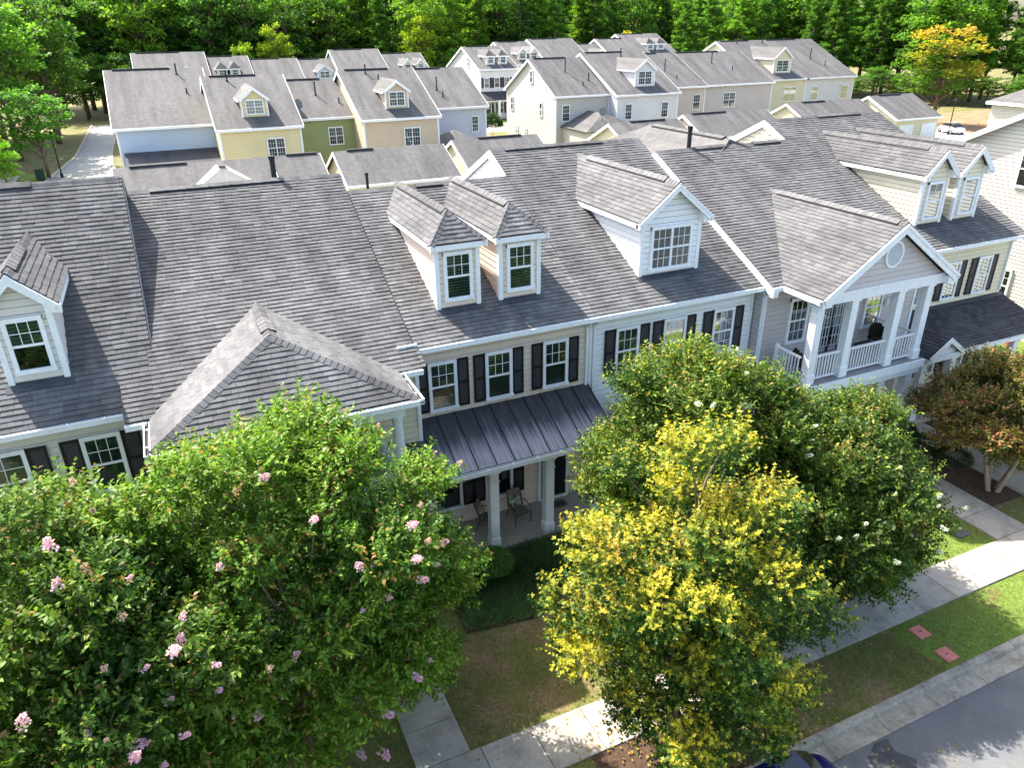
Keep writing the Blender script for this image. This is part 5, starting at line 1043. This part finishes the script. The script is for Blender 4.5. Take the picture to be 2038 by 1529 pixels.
def label_woods():
    """name every tree of the woods by its look and by the roof it stands behind"""
    cam = sc.camera; M = cam.matrix_world.inverted(); fpx = cam.data.lens/36*2038
    marks = [(120, 'left of the blue house'), (330, 'behind the far left grey roof'), (500, 'behind the far twin hipped dormers'), (640, 'behind the far pale blue dormer'), (760, 'behind the far tall plain roof'), (900, 'behind the far yellow dormers'), (1030, 'behind the white porch house'), (1160, 'behind the far middle roofs'), (1330, 'behind the rightmost far dormers'), (1500, 'behind the tan and mauve houses'), (1720, 'behind the white end house'), (1860, 'left of the orange tree'), (9999, 'right of the orange tree')]
    num = ['first', 'second', 'third', 'fourth', 'fifth', 'sixth', 'seventh', 'eighth', 'ninth', 'tenth', 'eleventh', 'twelfth', 'thirteenth', 'fourteenth', 'fifteenth', 'sixteenth', 'seventeenth', 'eighteenth', 'nineteenth', 'twentieth']+['number %d' % i for i in range(21, 90)]
    d = {}
    for o, kind, f, h in WOOD:
        if not o.get('group'): continue
        p = M @ o.location; x = 1019+fpx*p.x/-p.z; mk = [t for lim, t in marks if x < lim][0]
        tone = 'yellowing' if f and f[0] > 2 else ('light green' if f and f[0] > 1.1 else ('dark' if f and f[0] < 1 else 'green')); size = 'low' if h < 10 else ('tall' if h > 21.5 else 'mid-height')
        d.setdefault((mk, size, tone, kind), []).append((x, o))
    for (mk, size, tone, kind), l in d.items():
        l.sort(key=lambda t: t[0]); kn = 'pine' if kind == 'pine' else 'broadleaf tree'
        for i, (x, o) in enumerate(l): o['label'] = f'{size} {tone} {kn} {mk}' + (f', {num[i]} from left' if len(l) > 1 else '')
label_woods()
# ------------------------------------------------------------------ planting and grass
def shrub(name, label, x, y, r_, h, col, seed, n=4200, leaf=(.03, .055), group=None):
    r = np.random.default_rng(seed); root = thing(name, label, 'shrub', (x, y, 0), group); d = unit(n, r); d[:, 2] = np.abs(d[:, 2])*.85+d[:, 2]*.15
    q = np.array([x, y, h*.5])+d*np.array([r_, r_, h*.5])*(r.uniform(.75, 1.03, (n, 1))+.05*smooth_noise(d, 5, seed)[:, None]); q[:, 2] = np.maximum(q[:, 2], .02)
    leaf_object('foliage', q, d+r.normal(size=(n, 3))*.7, d+r.normal(size=(n, 3))*.6, r.uniform(*leaf, n), .6, ncol(n, col, .25, r), LEAF, root, 'oval', (x, y, 0))
    g = G()
    for i in range(5): a = i*1.256; limb(g, (x+.05*math.cos(a), y+.05*math.sin(a), 0), (x+r_*.5*math.cos(a), y+r_*.5*math.sin(a), h*.6), .02, .008, 5)
    g.build('stems', BARK, root); return root
shrub('boxwood', 'round clipped boxwood beside the porch column of the beige house', 6.42, 15.72, .58, .98, (.11, .23, .05), 1, 6500, (.035, .06))
for i, (x, y, s_, l) in enumerate([(23.3, 16.2, .62, 'dark evergreen shrub closest to the end porch steps'), (23.2, 15.1, .68, 'dark evergreen shrub in the middle of the bed by the path'), (23.35, 14.1, .66, 'dark evergreen shrub at the street end of the bed by the path')]): shrub('evergreen_shrub', l, x, y, s_, .85, (.035, .08, .02), 10+i, 5200, group='evergreen shrubs in the path bed')
shrub('evergreen_shrub', 'low leafy shrub under the corner of the metal porch roof', 10.9, 16.3, .5, 1.5, (.03, .08, .02), 31, 4000)
shrub('conifer_shrub', 'small pointed conifer on the lawn between the far blocks', 42.5, 100, 1.5, 3.6, (.02, .06, .015), 41, 3000, (.12, .25))
shrub('evergreen_shrub', 'green bush beside the far white porch house', 49.6, 121, 1.0, 2.6, (.03, .08, .02), 42, 2000, (.12, .25))
def pts_in(poly, n, r):
    P = np.array(poly); lo = P.min(0); hi = P.max(0); out = []
    while sum(map(len, out)) < n:
        q = r.uniform(lo, hi, (n, 2)); ins = np.zeros(n, bool); j = len(P)-1
        for i in range(len(P)):
            c = ((P[i, 1] > q[:, 1]) != (P[j, 1] > q[:, 1])) & (q[:, 0] < (P[j, 0]-P[i, 0])*(q[:, 1]-P[i, 1])/(P[j, 1]-P[i, 1]+1e-12)+P[i, 0]); ins ^= c; j = i
        out.append(q[ins])
    return np.concatenate(out)[:n]
def blades(name, label, cat, poly, n, ln, col, var, lean, seed, asp=.12, tuft=1, z=-.02):
    r = np.random.default_rng(seed); c = pts_in(poly, max(1, n//tuft), r); c = np.repeat(c, tuft, 0)+r.normal(size=(max(1, n//tuft)*tuft, 2))*(.05 if tuft > 1 else 0); m = len(c)
    pos = np.concatenate([c, np.full((m, 1), z)], 1); d = r.normal(size=(m, 3))*lean; d[:, 2] = 1; nn = unit(m, r); nn[:, 2] *= .2
    w1 = np.clip(.5+smooth_noise(pos, 1.6, seed)*.5+r.normal(size=m)*.2, 0, 1)[:, None]; cc = np.array(col[0])*(1-w1)+np.array(col[1])*w1; cc = np.clip(cc*(1+r.normal(size=(m, 1))*var), .004, .9)
    o = leaf_object(name, pos, d, nn, r.uniform(*ln, m), asp, cc, LEAF, None, 'blade'); o['kind'] = 'stuff'; o['label'] = label; return o
blades('lilyturf', 'dark strappy ground cover beside the porch of the beige house', '', [(5.0, 14.1), (6.8, 13.8), (8.1, 14.5), (9.1, 15.4), (9.1, 16.55), (5.0, 16.6)], 15000, (.22, .42), ((.045, .09, .035), (.14, .22, .085)), .25, .75, 51, .05, 14)
LG = ((.15, .21, .035), (.24, .25, .05)); BR = ((.16, .17, .05), (.34, .25, .11))
for i, (pl, n, c_, l) in enumerate([([(14.6, 7.85), (28, 7.85), (28, 9.4), (14.2, 9.4)], 24000, LG, 'short green grass on the verge along the kerb'), ([(9.7, 7.85), (15.2, 7.85), (14.8, 9.4), (9.5, 9.4)], 11000, BR, 'dry thin grass on the verge under the maple'), ([(14.5, 10.7), (21.0, 10.7), (21.0, 13.6), (14.5, 13.6)], 22000, LG, 'bright grass between the sidewalk and the path'),
                                      ([(3.75, 10.72), (9.2, 10.72), (9.2, 14.6), (6.9, 13.6), (3.75, 13.9)], 17000, BR, 'patchy dry grass before the beige house'), ([(25.6, 10.7), (33, 10.7), (33, 14.7), (25.6, 14.7)], 6000, LG, 'grass before the end townhouse'), ([(32.2, 15), (36.8, 15), (36.8, 27), (32.2, 27)], 14000, LG, 'bright grass of the side lawn')]):
    blades('grass', l, '', pl, n, (.03, .07), c_, .3, .9, 60+i, .16)
set_root(None)
# ------------------------------------------------------------------ small things
def simple(name, label, cat, g, m, group=None): return tag(g.build(name, m), label, cat, group)
PINK = mat('pink_plastic', (.60, .20, .16), .7, 4, .2)
def cover(label, x0, x1, y0, y1, m, z=.015):
    root = thing('utility_cover', label, 'cover', ((x0+x1)/2, (y0+y1)/2, 0), None); G().box(x0, x1, y0, y1, -.05, z).build('frame', m, root); G().box(x0+.03, x1-.03, y0+.03, y1-.03, z-.005, z+.006).build('lid', m, root)
    G().box((x0+x1)/2-.05, (x0+x1)/2+.05, (y0+y1)/2-.012, (y0+y1)/2+.012, z+.006, z+.012).build('lid_handle', FLASH, root)
cover('pink utility cover in the verge closer to the sidewalk', 15.42, 15.80, 8.78, 9.18, PINK); cover('pink utility cover in the verge closer to the kerb', 15.36, 15.76, 7.96, 8.37, PINK)
cover('grey meter cover in the lawn beside the path', 20.1, 20.6, 11.22, 11.46, mat('grey_plastic', (.10, .10, .10), .7, 5, .2))
FR = mat('dark_chair_frame', (.015, .013, .012), .45); SLING = mat('sling_fabric', (.22, .19, .16), .8, 20, .1); WICK = mat('wicker', (.03, .022, .018), .7, 40, .4)
CUSH = mat('leaf_print_cushion', (.55, .55, .46), .85, tint=((.05, .09, .035), 14, .46, .52))
def patio_chair(label, x, y, rz, z=.11):
    root = thing('patio_chair', label, 'chair', (x, y, z), 'patio chairs on the beige porch'); root.rotation_euler = (0, 0, rz); ROOT[1] = Vector((0, 0, 0))
    for s_ in (-1, 1):
        G().tube([(s_*.28, -.26, 0), (s_*.28, -.27, .38), (s_*.285, -.20, .60), (s_*.285, .0, .64), (s_*.28, .22, .60)], .014, 6).build('leg', FR, root)
        G().tube([(s_*.26, .34, 0), (s_*.265, .20, .40), (s_*.25, .30, .75), (s_*.24, .38, 1.0)], .014, 6).build('leg', FR, root)
    G().tube([(-.24, .38, 1.0), (.24, .38, 1.0)], .014, 6).build('top_rail', FR, root); G().tube([(-.27, -.26, .40), (.27, -.26, .40)], .014, 6).build('front_rail', FR, root)
    G().slab([(-.255, -.26, .415), (.255, -.26, .415), (.255, .2, .40), (-.255, .2, .40)], .012).build('sling_seat', SLING, root); G().hexa([(-.25, .2, .41), (.25, .2, .41), (.235, .37, .99), (-.235, .37, .99)], [(-.25, .215, .41), (.25, .215, .41), (.235, .385, .99), (-.235, .385, .99)]).build('sling_back', SLING, root)
    g = G(); n = 10
    for j in range(n+1):
        for i in range(n+1):
            u_, v_ = i/n, j/n; b = (16*u_*(1-u_)*v_*(1-v_))**.35*.075; g.v.append(((u_-.5)*.42, .19+.10*v_-b-.005, .44+.36*v_))
    for j in range(n):
        for i in range(n): k = j*(n+1)+i; g.f.append((k, k+1, k+n+2, k+n+1))
    g.build('cushion', CUSH, root, smooth=True)
patio_chair('sling patio chair with leaf print cushion facing out between the porch columns', 8.18, 17.78, .1); patio_chair('sling patio chair with leaf print cushion half hidden by a porch column', 7.15, 17.85, .95)
def mat_():
    root = thing('doormat', 'dark patterned doormat before the door of the beige house', 'mat', (9.75, 18.0, .11)); G().box(9.45, 10.05, 17.78, 18.25, .112, .125).build('border', mat('mat_border', (.35, .30, .24), .95, 20, .2), root)
    G().box(9.51, 9.99, 17.84, 18.19, .125, .129).build('pile', mat('mat_pile', (.03, .03, .028), .95, tint=((.32, .30, .26), 16, .52, .56)), root)
mat_()
def wicker_chair(label, x, y, rz, z=3.52):
    root = thing('wicker_chair', label, 'chair', (x, y, z), 'wicker chairs on the balcony'); root.rotation_euler = (0, 0, rz); ROOT[1] = Vector((0, 0, 0))
    g = G(); n = 12
    for j, (zz, rr) in enumerate(((.42, .27), (.6, .30), (.78, .30), (.9, .24))):
        for i in range(n+1): a = math.pi*(-.12+1.24*i/n); g.v.append((math.cos(a)*rr, math.sin(a)*rr*.85, zz-(.16 if j == 3 and i in (0, 1, n-1, n) else 0)))
    for j in range(3):
        for i in range(n): k = j*(n+1)+i; g.f.append((k, k+1, k+n+2, k+n+1))
    g.build('backrest', WICK, root, smooth=True); G().lathe((0, 0, .36), [(.02, 0), (.27, .0), (.28, .04), (.25, .07), (.02, .08)], 16).build('seat', WICK, root)
    for a in range(4): t = math.pi/4+a*math.pi/2; G().tube([(math.cos(t)*.26, math.sin(t)*.26, 0), (math.cos(t)*.21, math.sin(t)*.21, .38)], .016, 6).build('leg', WICK, root)
wicker_chair('dark wicker chair against the balcony wall by the right window', 22.55, 17.55, 0); wicker_chair('dark wicker chair behind the left balcony railing', 18.35, 17.0, 1.2)
def bench_box():
    root = thing('storage_box', 'dark wicker box on the balcony beside the french doors', 'box', (21.6, 17.1, 3.52)); G().box(21.3, 22.0, 16.9, 17.35, 3.54, 3.95).build('body', WICK, root); G().box(21.27, 22.03, 16.87, 17.38, 3.95, 3.99).build('lid', WICK, root)
bench_box()
def porch_chair(label, x, y, z=.1):
    root = thing('porch_chair', label, 'chair', (x, y, z)); ROOT[1] = Vector((0, 0, 0)); root.rotation_euler = (0, 0, .1)
    for i in range(7): G().beam((-.27+i*.09, .24, .42), (-.27+i*.09, .34, 1.1), .05, .02, up=(0, 1, 0)).build('back_slat', FR, root)
    G().box(-.3, .3, -.25, .25, .40, .43).build('seat', FR, root); G().beam((-.32, .34, 1.12), (.32, .34, 1.12), .03, .09).build('top_rail', FR, root)
    for s_ in (-1, 1):
        G().box(s_*.3-.03, s_*.3+.03, -.28, -.22, 0, .65).build('leg', FR, root); G().box(s_*.3-.03, s_*.3+.03, .2, .26, 0, .65).build('leg', FR, root); G().box(s_*.3-.05, s_*.3+.05, -.32, .28, .65, .68).build('armrest', FR, root)
porch_chair('black slatted porch chair behind the reddish crape myrtle', 27.7, 17.9)
# ------------------------------------------------------------------ cars
def car(label, x, y, rz, paint, z=-.14):
    root = thing('parked_car', label, 'car', (x, y, z)); root.rotation_euler = (0, 0, rz); ROOT[1] = Vector((0, 0, 0))
    # body sections along the length (x forward): half width, sill, shoulder height
    S = [(-2.2, .62, .42, .70), (-2.12, .76, .30, .86), (-1.75, .86, .22, .95), (-1.0, .89, .2, .97), (0, .90, .2, .97), (.85, .89, .2, .95), (1.35, .87, .22, .92), (1.85, .82, .24, .84), (2.12, .72, .3, .72), (2.2, .58, .4, .58)]
    g = G(); prof = lambda w_, a, b: [(-w_*.96, a), (-w_, a+.16), (-w_, b-.16), (-w_*.93, b-.05), (-w_*.72, b), (0, b+.035), (w_*.72, b), (w_*.93, b-.05), (w_, b-.16), (w_, a+.16), (w_*.96, a)]
    n = 11
    for X_, w_, a, b in S: g.v += [(X_, q, h) for q, h in prof(w_, a, b)]
    for i in range(len(S)-1):
        for k in range(n): g.f.append((i*n+k, i*n+(k+1) % n, (i+1)*n+(k+1) % n, (i+1)*n+k))
    g.f.append(tuple(range(n))[::-1]); g.f.append(tuple(range((len(S)-1)*n, len(S)*n))); body = g.build('body', paint, root, smooth=True)
    md = body.modifiers.new('round', 'SUBSURF'); md.levels = 1; md.render_levels = 2
    gl = mat('car_glass', (.01, .012, .014), .08, spec=.6); T = [(-1.75, .74, .96), (-1.15, .62, 1.36), (-.5, .60, 1.43), (.15, .60, 1.42), (.55, .62, 1.34), (1.2, .74, .95)]
    g = G()
    for X_, w_, h in T: g.v += [(X_, -w_-.08*(1.45-h), .93), (X_, -w_, h-.02), (X_, -w_*.8, h+.01), (X_, w_*.8, h+.01), (X_, w_, h-.02), (X_, w_+.08*(1.45-h), .93)]
    for i in range(len(T)-1):
        for k in range(5): g.f.append((i*6+k, (i+1)*6+k, (i+1)*6+k+1, i*6+k+1))
    g.build('greenhouse', gl, root, smooth=False)
    g = G(); g.slab([(-1.12, -.58, 1.385), (.5, -.6, 1.375), (.5, .6, 1.375), (-1.12, .58, 1.385)], .03); g.slab([(-.5, -.56, 1.45), (.15, -.56, 1.44), (.15, .56, 1.44), (-.5, .56, 1.45)], .05); g.build('roof_panel', paint, root)
    for s_ in (-1, 1): G().beam((.95, s_*.42, .985), (1.9, s_*.34, .885), .05, .02).build('bonnet_crease', paint, root); G().beam((1.15, s_*.9, .99), (1.0, s_*1.02, 1.02), .16, .12).build('door_mirror', paint, root); G().box(1.95, 2.12, min(s_*.42, s_*.7), max(s_*.42, s_*.7), .58, .72).build('headlight', mat('lamp_glass', (.6, .62, .65), .15), root)
    tyre = mat('tyre', (.015, .015, .015), .8)
    for X_ in (-1.35, 1.35):
        for s_ in (-1, 1):
            g = G(); pf = [(.20, -.1), (.31, -.1), (.325, -.06), (.325, .06), (.31, .1), (.20, .1)]; k = 20; i0 = 0
            for rr, yy in pf:
                for q in range(k): t = 2*math.pi*q/k; g.v.append((X_+rr*math.cos(t), s_*.80+yy, .325+rr*math.sin(t)))
            for j in range(len(pf)-1):
                for q in range(k): a0 = j*k+q; a1 = j*k+(q+1) % k; g.f.append((a0, a1, a1+k, a0+k))
            w_ = g.build('wheel', tyre, root); g = G(); g.hexa([(X_+.2*math.cos(2*math.pi*q/k), s_*.80-.06, .325+.2*math.sin(2*math.pi*q/k)) for q in range(k)], [(X_+.2*math.cos(2*math.pi*q/k), s_*.80+.06, .325+.2*math.sin(2*math.pi*q/k)) for q in range(k)]); g.build('rim', mat('alloy', (.5, .5, .52), .35, metal=.8), w_)
    return root
CB = car('dark blue car parked at the kerb under the maple', 7.82, 6.22, math.pi, mat('blue_car_paint', (.008, .010, .085), .22, spec=.6)); CB.scale = (1, 1, 1.3)
car('white car parked on the drive beside the rightmost garage', 101.6, 74.2, 1.2, mat('white_car_paint', (.75, .76, .78), .25, spec=.6), -.02)
# ------------------------------------------------------------------ street furniture far off, dishes
def lamp(label, x, y, h=4.2):
    root = thing('street_lamp', label, 'lamp', (x, y, 0)); G().lathe((x, y, 0), [(.16, 0), (.16, .4), (.08, .5), (.06, h-.6), (.1, h-.55), (.1, h-.5)], 10).build('pole', DOORB, root)
    G().lathe((x, y, h-.5), [(.10, 0), (.2, .42), (.02, .62)], 8).build('lantern', DOORB, root)
lamp('black street lamp beside the drive and white car', 99.8, 73.2, 4.6); lamp('black street lamp on the verge by the round street tree', -10.4, 96.5, 4.8)
simple('utility_cabinet', 'dark green cabinet on the verge under the round street tree', 'cabinet', G().box(-12.7, -11.9, 95.2, 95.8, 0, 1.1).box(-12.75, -11.85, 95.15, 95.85, 1.1, 1.16), mat('cabinet_green', (.02, .05, .03), .6))
def dish(label, x, y, z, rz):
    root = thing('satellite_dish', label, 'dish', (x, y, z), 'satellite dishes'); root.rotation_euler = (0, 0, rz); ROOT[1] = Vector((0, 0, 0)); gm = mat('dish_grey', (.16, .17, .18), .5)
    g = G(); n = 20
    for rr, dd in ((.0, .0), (.2, .015), (.4, .07), (.46, .10)):
        for q in range(n): t = 2*math.pi*q/n; g.v.append((rr*math.cos(t), -.15-dd*1.0+.0+.35*rr*math.sin(t)*.9, .85+rr*math.sin(t)))
    for j in range(3):
        for q in range(n): a0 = j*n+q; a1 = j*n+(q+1) % n; g.f.append((a0, a1, a1+n, a0+n))
    g.build('reflector', gm, root, smooth=True); G().tube([(0, 0, -.1), (0, 0, .7), (0, -.12, .85)], .035, 8).build('mast', gm, root); G().tube([(0, -.15, .5), (0, -.6, .75)], .02, 6).build('feed_arm', gm, root); G().box(-.05, .05, -.68, -.55, .7, .82).build('receiver', gm, root); G().tube([(-.25, .1, -.1), (0, 0, .5)], .02, 6).build('strut', WHITE, root); G().tube([(.25, .1, -.1), (0, 0, .5)], .02, 6).build('strut', WHITE, root)
dish('satellite dish on the eave of the olive green house', 13.0, 79.4, 6.9, .4); dish('satellite dish on the hipped wing of the cream gable-ended house', 49.4, 82.0, 4.05, -.5)

# ------------------------------------------------------------------ leaf litter under the maple
def litter():
    r = np.random.default_rng(91); n = 900; a = r.uniform(0, 6.28, n); R_ = np.abs(r.normal(size=n))*2.3; x = 8.4+R_*np.cos(a)*1.3; y = 8.5+R_*np.sin(a)*.75; z = np.where(y > 7.8, .035, -.12); z = np.where((y > 9.44) & (y < 10.66), .028, z); k = (y > 5.2) & (y < 12.5) & ((y > 7.81) | (y < 7.15))
    pos = np.stack([x, y, z], 1)[k]; m = len(pos); d = r.normal(size=(m, 3)); d[:, 2] *= .1; nn = np.array([0, 0, 1.])+r.normal(size=(m, 3))*.2; w_ = r.uniform(size=(m, 1)); col = np.array([.45, .36, .04])*w_+np.array([.28, .15, .06])*(1-w_)
    o = leaf_object('fallen_leaves', pos, d, nn, r.uniform(.05, .09, m), .95, col, LEAF, None, 'maple'); o['kind'] = 'stuff'; o['label'] = 'fallen yellow leaves scattered under the maple'
litter()
